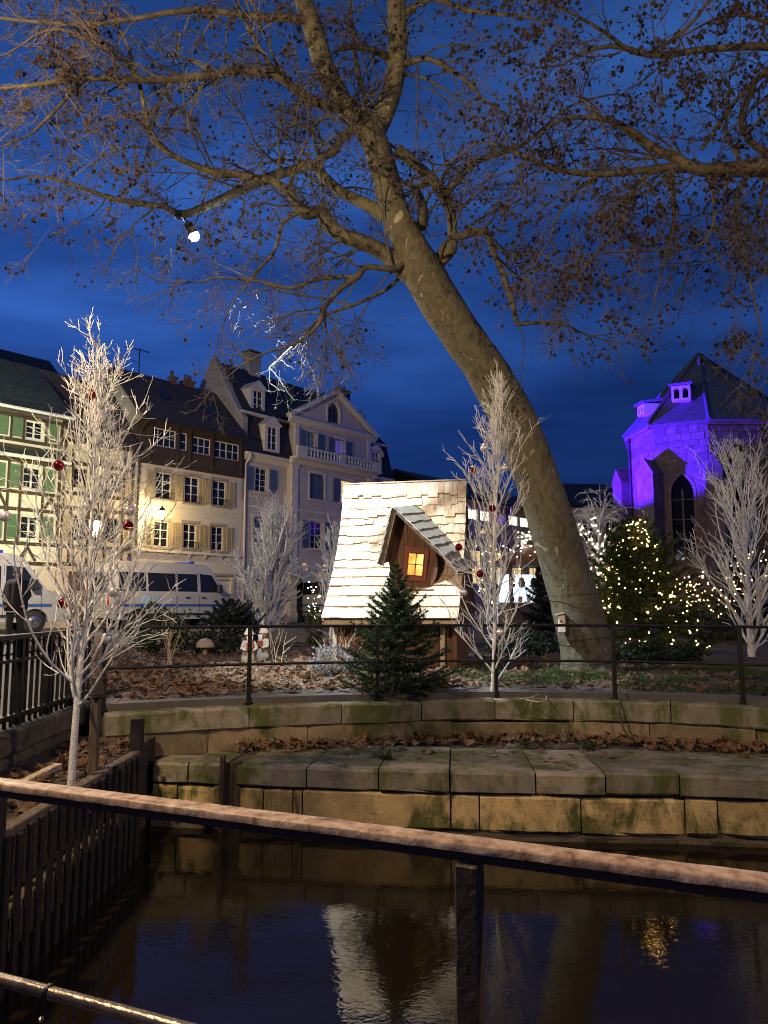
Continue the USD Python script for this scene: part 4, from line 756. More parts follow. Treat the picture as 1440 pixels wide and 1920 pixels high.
for q in ([(-.112, -.152), (.112, -.152), (.112, -.14), (-.112, -.14)], [(-.112, .14), (.112, .14), (.112, .152), (-.112, .152)], [(-.112, -.14), (-.10, -.14), (-.10, .14), (-.112, .14)], [(.10, -.14), (.112, -.14), (.112, .14), (.10, .14)]):
    b = MB(); b.ext(wq(q), -.722, -.7165, 'xzy'); obj('sash', b, 'hut_wood', dw)
b = MB(); b.box(.0, .55, -.735, -.69, 1.015, 1.06, .005); obj('dormer_sill', b, 'hut_wood', hut)
def skew(v): v = np.array(v, float); k = v[:, 1] + .82; return v + np.c_[k * .16, 0 * k, k * .15]
def slab(p, q, th, y0, y1, name, m_):
    p, q = np.array(p), np.array(q); t = unit(q - p); n_ = np.array([t[1], -t[0]]); n_ = n_ if n_[1] > 0 or abs(n_[1]) < .1 else -n_
    b = MB(); b.ext([p, q, q - n_ * th, p - n_ * th], y0, y1, 'xzy'); v_, f_ = b.get(); obj(name, (skew(v_), f_), m_, hut)
slab(AP, RB, .03, -.95, -.05, 'dormer_roof', 'hut_wood'); slab(RB, RB2, .028, -.93, -.10, 'dormer_roof', 'hut_wood'); slab(AP + [0, -.004], LB_, -.03, -.95, -.05, 'dormer_roof', 'hut_wood')
path = [AP, RB, RB2]; pl = np.array(path); cs_ = np.r_[0, np.cumsum(np.linalg.norm(np.diff(pl, axis=0), axis=1))]
def on_d(s): return np.array([np.interp(s, cs_, pl[:, 0]), np.interp(s, cs_, pl[:, 1])])
for k, sb in enumerate(np.linspace(.15, cs_[-1], 8)):
    y = -.975
    while y < -.08:
        y1 = min(-.05, y + rh.uniform(.09, .15)); s1 = sb + rh.normal(0, .008); p1, p0 = on_d(s1), on_d(max(0, s1 - .24)); t = unit(p1 - p0); nn = np.array([-t[1], t[0]]); nn = nn if nn[1] > 0 else -nn
        V = []
        for yy in (y + .0015, y1 - .0015):
            for p, lo in ((p0, .003), (p1, .022)):
                for th in (0, .013): q = p + nn * (lo + th); V.append([q[0], yy, q[1]])
        obj('shingle', (skew(V), np.array([[0, 2, 3, 1], [4, 5, 7, 6], [0, 1, 5, 4], [2, 6, 7, 3], [0, 4, 6, 2], [1, 3, 7, 5]])), 'shingle_grey', hut); y = y1
for k, sb in enumerate(np.linspace(.14, .76, 6)):
    t = unit(LB_ - AP); n_ = np.array([-abs(t[1]), t[0]]) ; n_ = np.array([t[1], -t[0]]); n_ = n_ if n_[0] < 0 else -n_
    for y0 in np.arange(-.975, -.1, .13):
        p1, p0 = AP + t * sb, AP + t * max(0, sb - .2); V = []
        for yy in (y0, y0 + .127):
            for p, lo in ((p0, .003), (p1, .024)):
                for th in (0, .013): q = p + n_ * (lo + th); V.append([q[0], yy, q[1]])
        obj('shingle', (skew(V), np.array([[0, 1, 3, 2], [4, 6, 7, 5], [0, 4, 5, 1], [2, 3, 7, 6], [0, 2, 6, 4], [1, 5, 7, 3]])), 'shingle_grey', hut)
for p, q in ((AP, RB2), (AP, LB_)):
    p, q = (np.array([AP, RB, RB2]) if q is RB2 else np.array([AP, LB_])), None
    for a_, b_ in zip(p[:-1], p[1:]): b = MB(); b.bar((a_[0], -.942, a_[1] - .035), (b_[0], -.942, b_[1] - .035), .055, .022, (0, 1, 0)); obj('barge_board', b, 'old_wood', hut)
b = MB()
for k in range(5): b.box(-.62 + k * .05, -.612 + k * .05, -.70, -.69, 0, .55)
for z in (.1, .3, .5): b.box(-.62, -.412, -.69, -.682, z, z + .01)
tag(obj('trellis', (lambda vf: (vf[0] @ np.array([[math.cos(math.radians(-13.5)), math.sin(math.radians(-13.5)), 0], [-math.sin(math.radians(-13.5)), math.cos(math.radians(-13.5)), 0], [0, 0, 1]]) + [.29, 10.9, 0], vf[1]))(b.get()), 'old_wood'), 'small wire trellis leaning under the left end of the hut eave', 'trellis')
# ------------------------------------------------------------------ houses along the street
P0 = np.array([at(250, 1135, 33.)[0], 33.]); HD = np.array([math.cos(math.radians(50)), math.sin(math.radians(50))]); HN = np.array([-HD[1], HD[0]])
def on_street(t, off=0., z=0.): q = P0 + HD * t + HN * off; return (q[0], q[1], z)
def house(label, t0, off=0., name='town_house'): return thing(name, label, 'house', on_street(t0, off), 50.)
def wall(parent, t1, z0, z1, holes, m_, t0=0., y=0., th=.3, name='wall'):
    b = MB(); b.ext([(t0, z0), (t1, z0), (t1, z1), (t0, z1)], y, y + th, 'xzy', [[(a, c), (a, d), (e, d), (e, c)] for a, e, c, d in holes]); return obj(name, b, m_, parent)
def arch_pts(a, e, c, d, n=9):
    r = (e - a) / 2; return [(a, c), (e, c)] + [((a + e) / 2 + r * math.cos(t), d - r + r * math.sin(t)) for t in np.linspace(0, PI, n)]
def window(parent, a, e, c, d, y=.1, frame='window_white', glass='glass', nx=2, ny=3, surround=None, shut=None, sill='trim', wall_y=0., fw=.05, closed=False, sw=.42, rail=False, curtain=None):
    if curtain is None: curtain = glass == 'glass' and (a * 7.3 + c * 3.1) % 1. < .55
    b = MB(); t = .05
    b.box(a, a + fw, y, y + t, c, d); b.box(e - fw, e, y, y + t, c, d); b.box(a + fw, e - fw, y, y + t, c, c + fw); b.box(a + fw, e - fw, y, y + t, d - fw, d)
    for i in range(1, nx): x = a + (e - a) * i / nx; w = fw * (.6 if i * 2 != nx else 1.); b.box(x - w / 2, x + w / 2, y + .003, y + t - .003, c + fw, d - fw)
    for k in range(1, ny): z = c + (d - c) * k / ny; b.box(a + fw, e - fw, y + .010, y + t - .010, z - .014, z + .014)
    w_ = obj('window', b, frame, parent)
    b = MB(); b.box(a + .01, e - .01, y + .022, y + .028, c + .01, d - .01); obj('pane', b, glass, w_)
    if curtain: b = MB(); b.box(a + .03, a + (e - a) * .3, y + .08, y + .1, c, d); b.box(e - (e - a) * .3, e - .03, y + .08, y + .1, c, d); obj('curtain', b, 'curtain', w_)
    if surround:
        g = .11; b = MB(); b.ext([(a - g, c - g * .6), (e + g, c - g * .6), (e + g, d + g * 1.3), (a - g, d + g * 1.3)], wall_y - .035, wall_y + .08, 'xzy', [[(a, c), (a, d), (e, d), (e, c)]]); obj('surround', b, surround, w_)
    if sill: b = MB(); b.box(a - .14, e + .14, wall_y - .10, wall_y - .036, c - .10, c - .02); obj('sill', b, sill, w_)
    if rail:
        b = MB(); b.box(a - .05, e + .05, wall_y - .14, wall_y - .115, c + .28, c + .30)
        for x in np.linspace(a - .04, e + .04, 9): b.box(x - .007, x + .007, wall_y - .134, wall_y - .12, c - .02, c + .28)
        obj('window_rail', b, 'iron', w_)
    if shut:
        for sg in (-1, 1):
            if closed: x0, x1 = (a + .01, (a + e) / 2 - .006) if sg < 0 else ((a + e) / 2 + .006, e - .01); y0 = y - .06
            else: x0, x1 = (a - .12 - sw, a - .12) if sg < 0 else (e + .12, e + .12 + sw); y0 = wall_y - .075
            b = MB(); f_ = .05; b.box(x0, x0 + f_, y0, y0 + .035, c, d); b.box(x1 - f_, x1, y0, y0 + .035, c, d)
            for z in (c, (c + d) / 2 - .03, d - .06): b.box(x0 + f_, x1 - f_, y0, y0 + .035, z, z + .06)
            n_ = int((d - c) / .085)
            for k in range(n_): z = c + .06 + (d - c - .12) * (k + .5) / n_; b.box(x0 + f_, x1 - f_, 0, .012, -.045, .045, 0, np.array([[1, 0, 0], [0, math.cos(.6), -math.sin(.6)], [0, math.sin(.6), math.cos(.6)]]), (0, y0 + .012, z))
            obj('shutter', b, shut, parent)
    return w_
def gable_roof(parent, L, yE, zE, yR, zR, m_, x0=-.15, th=.14, ov=.15, wallm=None, zw=None):
    b = MB(); b.ext([(yE, zE), (yR, zR), (2 * yR - yE, zE), (2 * yR - yE, zE - th), (yR, zR - th), (yE, zE - th)], x0, L + ov, 'yzx'); r = obj('roof', b, m_, parent)
    if wallm:
        for xa, xb in ((.0, .25), (L - .25, L)):
            yy = 0.02; k = (zR - zE) / (yR - yE); b = MB(); b.ext([(yy, zw), (yy, zE + (yy - yE) * k - th * 1.05), (yR, zR - th * 1.1), (2 * yR - yy, zE + (yy - yE) * k - th * 1.05), (2 * yR - yy, zw)][::-1], xa, xb, 'yzx'); obj('gable_wall', b, wallm, parent)
    return r
def chimney(roof, x, y, z0, z1, w=.6, d=.5, m_='brick_stack', pots=2):
    b = MB(); b.box(x - w / 2, x + w / 2, y - d / 2, y + d / 2, z0, z1); b.box(x - w / 2 - .06, x + w / 2 + .06, y - d / 2 - .06, y + d / 2 + .06, z1, z1 + .10)
    for k in range(pots): b.lathe([(.10, z1 + .1), (.08, z1 + .42), (0, z1 + .42)], 8, (x - w / 4 + k * w / 2, y, 0))
    obj('chimney', b, m_, roof)
def antenna(roof, x, y, z, h=1.6):
    b = MB(); b.tube([(x, y, z), (x, y, z + h)], .025, 5); b.tube([(x - .75, y, z + h - .05), (x + .55, y, z + h - .05)], .016, 4)
    for k in range(7): q = x - .7 + k * .2; b.tube([(q, y - .22, z + h - .05), (q, y + .22, z + h - .05)], .011, 4)
    b.tube([(x - .5, y - .2, z + h * .45), (x + .1, y + .1, z + h * .45)], .014, 4); obj('antenna', b, 'iron', roof)
# house C: cream with a dark timber top storey
hc = house('cream house with dark boarded top storey and beige shutters behind the white minibus', -.15)
rows1 = [(1.02, 1.86, 5.57, 6.77), (2.55, 3.38, 5.55, 6.77), (4.12, 4.95, 5.56, 6.77)]; rows2 = [(1.02, 1.80, 3.42, 4.57), (2.55, 3.30, 3.44, 4.57), (4.12, 4.86, 3.42, 4.57)]
holes = rows1 + rows2 + [(4.0, 5.35, -.02, 2.05), (.6, 1.7, -.02, 2.1), (2.2, 3.5, .6, 2.0)]
wall(hc, 5.9, -.1, 7.15, holes, 'cream_wall')
for i, (a, e, c, d) in enumerate(rows1): window(hc, a, e, c, d, .08, 'window_white', surround='sandstone_trim', shut='cream_shutter' if i != 1 else 'cream_shutter', sill='sandstone_trim', sw=.36, rail=True)
for i, (a, e, c, d) in enumerate(rows2): window(hc, a, e, c, d, .08, 'window_white', surround='sandstone_trim', shut='cream_shutter', sill='sandstone_trim', sw=.36, rail=i == 1)
att = [(.72, 1.95, 7.9, 8.72), (2.15, 2.55, 7.9, 8.72), (2.86, 3.88, 7.88, 8.66), (4.1, 5.6, 7.86, 8.68)]
wall(hc, 5.95, 7.152, 9.02, att, 'dark_boards', -.05, -.10, .38, 'boarded_storey')
for a, e, c, d in att: window(hc, a, e, c, d, -.04, 'window_white', nx=4 if e - a > 1.1 else (3 if e - a > .9 else 1), ny=2, sill=None, fw=.045, curtain=e - a > 1)
for x in (.62, 2.05, 2.7, 3.98, 5.72):
    b = MB(); b.box(x - .06, x + .06, -.16, -.101, 7.16, 9.0); obj('timber_post', b, 'timber', hc)
for z0, z1, y0, m_ in ((7.05, 7.151, -.13, 'timber'), (5.10, 5.19, -.06, 'trim'), (3.17, 3.28, -.16, 'trim'), (2.22, 2.34, -.08, 'sandstone_trim')):
    b = MB(); b.box(0, 5.9, y0, -.002, z0, z1); obj('cornice', b, m_, hc)
for x in np.linspace(2.9, 5.6, 4): b = MB(); b.ext([(0, 0), (-.14, 0), (0, -.25)], x - .05, x + .05, 'yzx'); v_, f_ = b.get(); obj('bracket', (v_ + [0, -.003, 3.168], f_), 'trim', hc)
b = MB(); b.box(4.02, 5.33, .1, .14, 1.32, 2.04); obj('blind', b, 'shop_white', hc); b = MB(); b.box(4.02, 5.33, .16, .2, 0, 1.318); obj('shop_door', b, 'shop_grey', hc); b = MB(); b.box(.62, 1.68, .12, .16, 0, 2.08); obj('door', b, 'brown_frame', hc); window(hc, 2.2, 3.5, .6, 2.0, .1, 'brown_frame', nx=3, ny=1, sill='trim')
for x in (3.86, 5.42): b = MB(); b.box(x - .09, x + .09, -.08, -.003, 0, 2.2); obj('pilaster', b, 'warm_plaster', hc)
rf = gable_roof(hc, 5.9, -.55, 8.98, 2.3, 11.8, 'tile_brown', -.1, .14, 0, 'gable_wall', 6.5)
for x, z in ((2.0, 10.6), (4.4, 10.3)): k = (11.8 - 8.98) / 2.85; y = -.55 + (z - 8.98) / k; b = MB(); b.box(-.22, .22, -.02, .03, -.3, .3, 0, np.array([[1, 0, 0], [0, math.cos(-.78), -math.sin(-.78)], [0, math.sin(-.78), math.cos(-.78)]]), (x, y - .02, z + .02)); obj('skylight', b, 'glass', rf)
chimney(rf, 4.3, 2.5, 11.2, 12.0, .5, .5, 'brick_stack'); chimney(rf, 3.3, 2.3, 11.6, 11.95, .3, .3, 'brick_stack', 1); antenna(rf, 1.4, 2.3, 11.7, 1.3)
b = MB(); b.tube([(0, -.62, 8.9), (5.8, -.62, 8.9)], .07, 8); b.tube([(.12, -.6, 8.9), (.12, -.2, 8.5), (.12, -.08, 8.3), (.12, -.08, 0)], .045, 6); obj('gutter', b, 'rail_dark', hc)
# house D: mauve with blue shutters, balcony and pediment
hd = house('mauve mansion with blue shutters, stone balcony and triangular pediment', 5.78)
o = 5.78
wl = [(6.56 - o, 7.38 - o, 6.53, 7.75), (6.52 - o, 7.22 - o, 3.95, 5.26)]
bay = [(10.05 - o, 11.15 - o, 6.5, 7.87), (12.45 - o, 13.5 - o, 6.52, 7.84), (10.12 - o, 11.1 - o, 3.85, 5.3), (12.5 - o, 13.5 - o, 3.85, 5.3)]
wr = [(15.7 - o, 16.5 - o, 6.5, 7.7), (15.7 - o, 16.5 - o, 3.9, 5.2)]
wall(hd, 2.95, -.1, 8.2, wl + [(.9, 2.2, -.02, 2.3)], 'mauve_wall'); wall(hd, 11.5, -.1, 8.2, wr, 'mauve_wall', 9.4)
wall(hd, 9.4, -.1, 8.2, bay + [(3.2, 5.3, -.02, 2.2), (5.9, 6.9, -.02, 2.2), (7.2, 9.0, -.02, 2.2)], 'mauve_wall', 2.952, -.35, .6, 'bay_wall')
window(hd, *wl[0], surround='trim', shut='blue_shutter', sw=.48, ny=4); window(hd, *wl[1], surround='trim', shut='blue_shutter', closed=True)
window(hd, *bay[0], y=-.22, wall_y=-.35, surround='trim', shut='blue_shutter', closed=True); window(hd, *bay[1], y=-.22, wall_y=-.35, surround='trim', shut='blue_shutter', glass='room_glow', sw=.5, ny=4, nx=4)
window(hd, *bay[2], y=-.22, wall_y=-.35, surround='trim', shut='blue_shutter', sw=.5, ny=4, curtain=True); window(hd, *bay[3], y=-.22, wall_y=-.35, surround='trim', shut='blue_shutter', sw=.5)
for w_ in wr: window(hd, *w_, surround='trim', shut='blue_shutter', sw=.45)
for x in (3.15, 9.2):
    b = MB(); b.box(x - .22, x + .22, -.42, -.351, 0, 8.0); b.box(x - .28, x + .28, -.46, -.351, 8.0, 8.2); b.box(x - .27, x + .27, -.45, -.351, 0, .5); obj('pilaster', b, 'trim', hd)
for x0, x1, y in ((0, 2.94, 0), (9.41, 11.5, 0)):
    b = MB(); b.ext([(y - .002, 8.0), (y - .10, 8.05), (y - .14, 8.22), (y - .34, 8.30), (y - .36, 8.40), (y - .002, 8.40)], x0, x1, 'yzx'); obj('cornice', b, 'trim', hd)
b = MB(); b.ext([(-.352, 8.18), (-.5, 8.22), (-.6, 8.40), (-.95, 8.46), (-.97, 8.56), (-.352, 8.56)], 2.8, 9.55, 'yzx'); obj('balcony_slab', b, 'trim', hd)
for z0, z1, y in ((2.75, 2.92, -.42), (5.75, 5.85, -.39)): b = MB(); b.box(2.95, 9.4, y, -.3505, z0, z1); obj('band', b, 'trim', hd)
bl = obj('balustrade', (lambda b: b.box(2.85, 9.5, -.95, -.75, 8.98, 9.09).box(2.85, 3.5, -.93, -.77, 8.56, 8.98).box(6.0, 6.45, -.93, -.77, 8.56, 8.98).box(8.95, 9.5, -.93, -.77, 8.56, 8.98).box(3.5, 8.95, -.92, -.78, 8.561, 8.63))(MB()), 'trim', hd)
for x in list(np.linspace(3.62, 5.88, 10)) + list(np.linspace(6.57, 8.83, 10)):
    b = MB(); b.lathe([(.045, 8.63), (.03, 8.68), (.062, 8.76), (.04, 8.88), (.03, 8.93), (.05, 8.98)], 8, (x, -.85, 0)); obj('baluster', b, 'trim', bl)
topw = [(9.85 - o, 10.55 - o, 9.0, 10.12), (12.05 - o, 12.78 - o, 9.0, 10.08)]
wall(hd, 9.2, 8.561, 10.5, topw, 'mauve_wall', 3.2, -.30, .5, 'top_storey_wall')
window(hd, *topw[0], y=-.2, wall_y=-.3, surround='trim', shut='blue_shutter', sw=.45, glass='curtain', ny=3); window(hd, *topw[1], y=-.2, wall_y=-.3, surround='trim', shut='blue_shutter', sw=.45, glass='violet_room', ny=3)
for x in (3.32, 9.08): b = MB(); b.box(x - .14, x + .14, -.36, -.301, 8.57, 10.45); obj('pilaster', b, 'trim', hd)
b = MB(); b.ext([(-.302, 10.38), (-.40, 10.42), (-.62, 10.62), (-.62, 10.72), (-.302, 10.72)], 2.7, 9.6, 'yzx'); obj('pediment_cornice', b, 'trim', hd)
xa, za = 6.0, 12.72; ap = arch_pts(5.62, 6.55, 10.95, 12.1)
b = MB(); b.ext([(2.9, 10.721), (9.4, 10.721), (xa + .15, za - .15)], -.30, .0, 'xzy', [ap[::-1]]); obj('pediment_wall', b, 'mauve_wall', hd)
for p, q in (((2.65, 10.74), (xa + .15, za + .02)), ((9.65, 10.74), (xa + .15, za + .02))):
    b = MB(); b.bar((p[0], -.42, p[1]), (q[0], -.42, q[1]), .40, .20, (0, 0, 1)); obj('raking_cornice', b, 'trim', hd)
b = MB(); b.ext(ap, -.2, -.19, 'xzy'); pw = obj('arched_window', b, 'glass', hd); b = MB(); b.ext([(x * 1.0 + (x - 6.085) * .22, z + (.0 if z < 11 else .1)) for x, z in ap], -.36, -.301, 'xzy', [ap[::-1]]); obj('surround', b, 'trim', pw)
b = MB(); b.box(6.06, 6.11, -.215, -.201, 10.96, 12.08); b.box(5.64, 6.053, -.213, -.201, 11.5, 11.54); b.box(6.117, 6.53, -.213, -.201, 11.5, 11.54); obj('glazing_bar', b, 'brown_frame', pw)
# mansard and upper roof
for x0, x1 in ((-.02, 3.19), (9.21, 11.52)):
    b = MB(); b.ext([(-.25, 8.41), (.35, 10.45), (.8, 10.45), (.8, 8.41)], x0, x1, 'yzx'); obj('mansard', b, 'slate', hd)
    b = MB(); b.box(x0, x1, .1, .42, 10.451, 10.57); obj('mansard_cornice', b, 'trim', hd)
b = MB(); b.tm(m3.Manifold.hull_points(np.array([(.26, .3, 10.575), (.26, 5.2, 10.575), (.26, 2.5, 13.6), (10.3, 2.5, 13.5), (11.5, .3, 10.575), (11.5, 5.2, 10.575)], float))); rf = obj('roof', b, 'slate', hd)
b = MB(); b.ext([(0.0, 6.), (0., 10.2), (.35, 10.55), (2.5, 13.85), (5.4, 10.2), (5.4, 6.)][::-1], -.06, .25, 'yzx'); obj('gable_wall', b, 'gable_wall', hd)
b = MB(); b.ext([(2.8, 10.72), (xa + .15, za + .1), (9.5, 10.72)][::-1], .02, 2.0, 'xzy'); obj('pediment_roof', b, 'slate', rf)
chimney(rf, 2.6, 2.6, 13.0, 14.5, .8, .6, 'gable_wall', 0); b = MB(); b.box(2.15, 3.05, 2.25, 2.95, 14.7, 14.76); [b.box(x - .03, x + .03, 2.3, 2.9, 14.6, 14.7) for x in (2.25, 2.6, 2.95)]; obj('chimney_cap', b, 'brick_stack', rf); chimney(rf, 9.75, 2.5, 13.2, 14.0, .9, .6, 'brick_stack', 2)
def dormer(x, w, z0, z1, yf, arch=False, pane='glass', back=1.0):
    b = MB(); b.ext([(x - w / 2, z0), (x + w / 2, z0), (x + w / 2, z1), (x - w / 2, z1)], yf, yf + back, 'xzy', [[(x - w * .3, z0 + .12), (x - w * .3, z1 - .12), (x + w * .3, z1 - .12), (x + w * .3, z0 + .12)]]); d_ = obj('dormer', b, 'trim', hd)
    if arch: b = MB(); b.ext(arch_pts(x - w / 2 - .08, x + w / 2 + .08, z1 + .001, z1 + .32, 9), yf - .08, yf + back, 'xzy')
    else: b = MB(); b.ext([(x - w / 2 - .12, z1 + .001), (x + w / 2 + .12, z1 + .001), (x, z1 + .45)], yf - .1, yf + back, 'xzy')
    obj('dormer_head', b, 'trim', d_); b = MB(); b.box(x - w * .3, x + w * .3, yf + .1, yf + .11, z0 + .12, z1 - .12); obj('pane', b, pane, d_)
    b = MB(); b.box(x - .025, x + .025, yf + .06, yf + .098, z0 + .12, z1 - .12); [b.box(x - w * .3, x + w * .3, yf + .075, yf + .0985, z - .015, z + .015) for z in np.linspace(z0 + .12, z1 - .12, 4)[1:3]]; obj('glazing_bar', b, 'window_white', d_)
dormer(1.65, 1.0, 8.62, 10.0, -.28, False, back=.6); dormer(15.35 - o + .2, 1.05, 8.75, 9.95, -.28, True, 'curtain', .6); dormer(1.35, .95, 10.7, 12.0, .55, False, back=1.6); dormer(14.7 - o + .35, .9, 10.8, 12.0, .55, False, back=1.6)
b = MB(); b.tube([(.12, -.4, 8.3), (.12, -.35, 8.1), (.12, -.07, 7.8), (.12, -.07, 0)], .05, 6); obj('downpipe', b, 'trim', hd)
b = MB(); b.ext([(-.36, 2.62), (-1.7, 2.22), (-1.7, 2.14), (-.36, 2.55)], 2.6, 5.6, 'yzx'); b.box(2.6, 5.6, -1.70, -1.68, 1.98, 2.135); obj('awning', b, 'awning_cloth', hd)
for x0, x1 in ((3.2, 5.3), (5.9, 6.9), (7.2, 9.0)): b = MB(); b.box(x0, x1, -.15, -.13, 0, 2.2); obj('shop_window', b, 'glass', hd)
for x in (4.0, 5.5): b = MB(); b.box(x - .18, x + .18, -.40, -.353, 2.68, 3.02, .02); obj('lit_sign', b, 'lantern_wash', hd)
# half timbered houses
def timber(parent, a, b_, w=.15, y=-.03, d=.06): 
    b = MB(); b.bar((a[0], y, a[1]), (b_[0], y, b_[1]), d, w, (0, 0, 1)); obj('timber', b, 'timber', parent)
ha = house('half timbered house with green shutters lit by a floodlight at the left edge', -9.6)
o = -9.6; HW = 6.1
wins = []
for zc, zd in ((7.28, 8.02), (5.30, 6.2), (3.35, 4.3)):
    for x in (.65, 2.65, 4.6): wins.append((x, x + .72, zc, zd))
wall(ha, HW, -.1, 8.15, wins + [(.6, 1.6, -.02, 2.2), (2.4, 3.8, .5, 2.1), (4.3, 5.3, -.02, 2.2)], 'plaster')
for q in wins: window(ha, *q, y=.06, frame='window_white', nx=2, ny=3, sill=None, shut='green_shutter', sw=.42, fw=.07)
for q in ((2.4, 3.8, .5, 2.1),): window(ha, *q, y=.06, frame='brown_frame', nx=3, ny=1, sill=None)
for x0, x1 in ((.6, 1.6), (4.3, 5.3)): b = MB(); b.box(x0, x1, .1, .14, 0, 2.2); obj('door', b, 'brown_frame', ha)
for z in (8.08, 7.15, 6.9, 6.36, 5.16, 4.5, 3.2, 2.45): timber(ha, (0, z), (HW, z), .13)
for x in (.07, .55, 1.45, 2.05, 2.57, 3.45, 4.05, 4.52, 5.4, HW - .07):
    for z0, z1 in ((7.22, 8.01), (5.23, 6.29), (4.57, 5.09), (3.27, 4.43)): timber(ha, (x, z0), (x, z1), .11, -.029)
for x in (1.75, 3.75, 5.75):
    timber(ha, (x - .25, 4.6), (x, 5.06), .09, -.027); timber(ha, (x + .25, 4.6), (x, 5.06), .09, -.025)
for x in (.9, 2.9, 4.9): timber(ha, (x - .3, 2.55), (x + .05, 3.1), .09, -.027); timber(ha, (x + .35, 2.55), (x + .0, 3.1), .09, -.025)
b = MB(); b.ext([(-.55, 6.42), (-.002, 6.88), (-.002, 6.42)], -.1, HW + .05, 'yzx'); obj('pent_roof', b, 'tile_green', ha)
for z, y in ((8.22, -.72), (6.44, -.60)): b = MB(); b.tube([(-.1, y, z), (HW + .1, y, z)], .075, 8); obj('gutter', b, 'window_white', ha)
rf = gable_roof(ha, HW, -.75, 8.2, 2.6, 11.0, 'tile_green', -.1, .12, .1, 'gable_wall', 7.)
hb = house('narrow half timbered house behind the big left birch, lit warm by the street lantern', -3.45)
wins = [(.5, 1.1, 5.6, 6.4), (2.0, 2.65, 5.6, 6.4), (.55, 1.2, 3.45, 4.5), (1.95, 2.6, 3.45, 4.5)]
wall(hb, 3.2, -.1, 7.6, wins + [(.5, 1.5, -.02, 2.2), (1.9, 2.8, -.02, 2.2)], 'warm_plaster')
for q in wins: window(hb, *q, y=.06, frame='brown_frame', nx=2, ny=3, sill=None, shut='cream_shutter', sw=.36)
for x0, x1 in ((.5, 1.5), (1.9, 2.8)): b = MB(); b.box(x0, x1, .1, .14, 0, 2.2); obj('door', b, 'brown_frame', hb)
for z in (7.5, 6.6, 5.35, 4.75, 3.2, 2.5): timber(hb, (0, z), (3.2, z), .14)
for x in (.08, .42, 1.2, 1.6, 1.95, 2.75, 3.12):
    for z0, z1 in ((6.67, 7.43), (5.42, 6.53), (4.82, 5.28), (3.27, 4.68), (2.57, 3.13)): timber(hb, (x, z0), (x, z1), .11, -.029)
rf = gable_roof(hb, 3.15, -.5, 7.6, 2.4, 10.9, 'tile_brown', 0., .12, 0., 'gable_wall', 7.)
hr = house('tall dark roofed house rising behind the half timbered houses', -9.5, 3.6)
wall(hr, 8.2, -.1, 10.2, [], 'gable_wall'); rf = gable_roof(hr, 8.2, -.4, 10.1, 2.6, 12.6, 'tile_brown', -.1, .14, .1, 'gable_wall', 9.)
chimney(rf, 4.6, 1.2, 11.2, 13.2, .95, .6, 'brick_stack', 2); antenna(rf, 3.4, 1.6, 11.4, 2.0)
# ------------------------------------------------------------------ church choir
ch = thing('church', 'sandstone church choir with steep polygonal roof, floodlit violet on its left faces', 'church', (19., 45., 0))
CO = np.array([(14.66, 45.4), (14.97, 42.3), (17.7, 41.0), (20.9, 41.0), (23.6, 42.4), (24.6, 45.4), (29., 58.), (19.4, 58.)]) - [19., 45.]
AX, ZEV = np.array([0., 0., 15.9]), 10.85
def cface(a, b, z0, z1, holes=(), th=.5, out=0., m_='church_stone', name='wall', parent=ch):
    a, b = np.array(a), np.array(b); L = np.linalg.norm(b - a); t = (b - a) / L; n_ = np.array([-t[1], t[0]])   # inward
    bb = MB(); bb.ext([(0, z0), (L, z0), (L, z1), (0, z1)], -out, th, 'xzy', list(holes)); v, f = bb.get()
    return obj(name, (np.c_[a[0] + t[0] * v[:, 0] + n_[0] * v[:, 1], a[1] + t[1] * v[:, 0] + n_[1] * v[:, 1], v[:, 2]], f), m_, parent), (a, t, n_, L)
def on_face(fr_, v): a, t, n_, L = fr_; v = np.asarray(v, float); return np.c_[a[0] + t[0] * v[:, 0] + n_[0] * v[:, 1], a[1] + t[1] * v[:, 0] + n_[1] * v[:, 1], v[:, 2]]
def lancet(x, w, z0, z1, n=7):
    r = w * 1.15; zs = z1 - math.sqrt(max(r * r - (r - w / 2) ** 2, .01)); pts = [(x - w / 2, z0), (x + w / 2, z0)]
    for k in range(n): a = math.acos((r - w / 2) / r) * k / (n - 1); pts.append((x + w / 2 - r + r * math.cos(a), zs + r * math.sin(a)))
    for k in range(n - 2, -1, -1): a = math.acos((r - w / 2) / r) * k / (n - 1); pts.append((x - w / 2 + r - r * math.cos(a), zs + r * math.sin(a)))
    return pts
rc = np.random.default_rng(9)
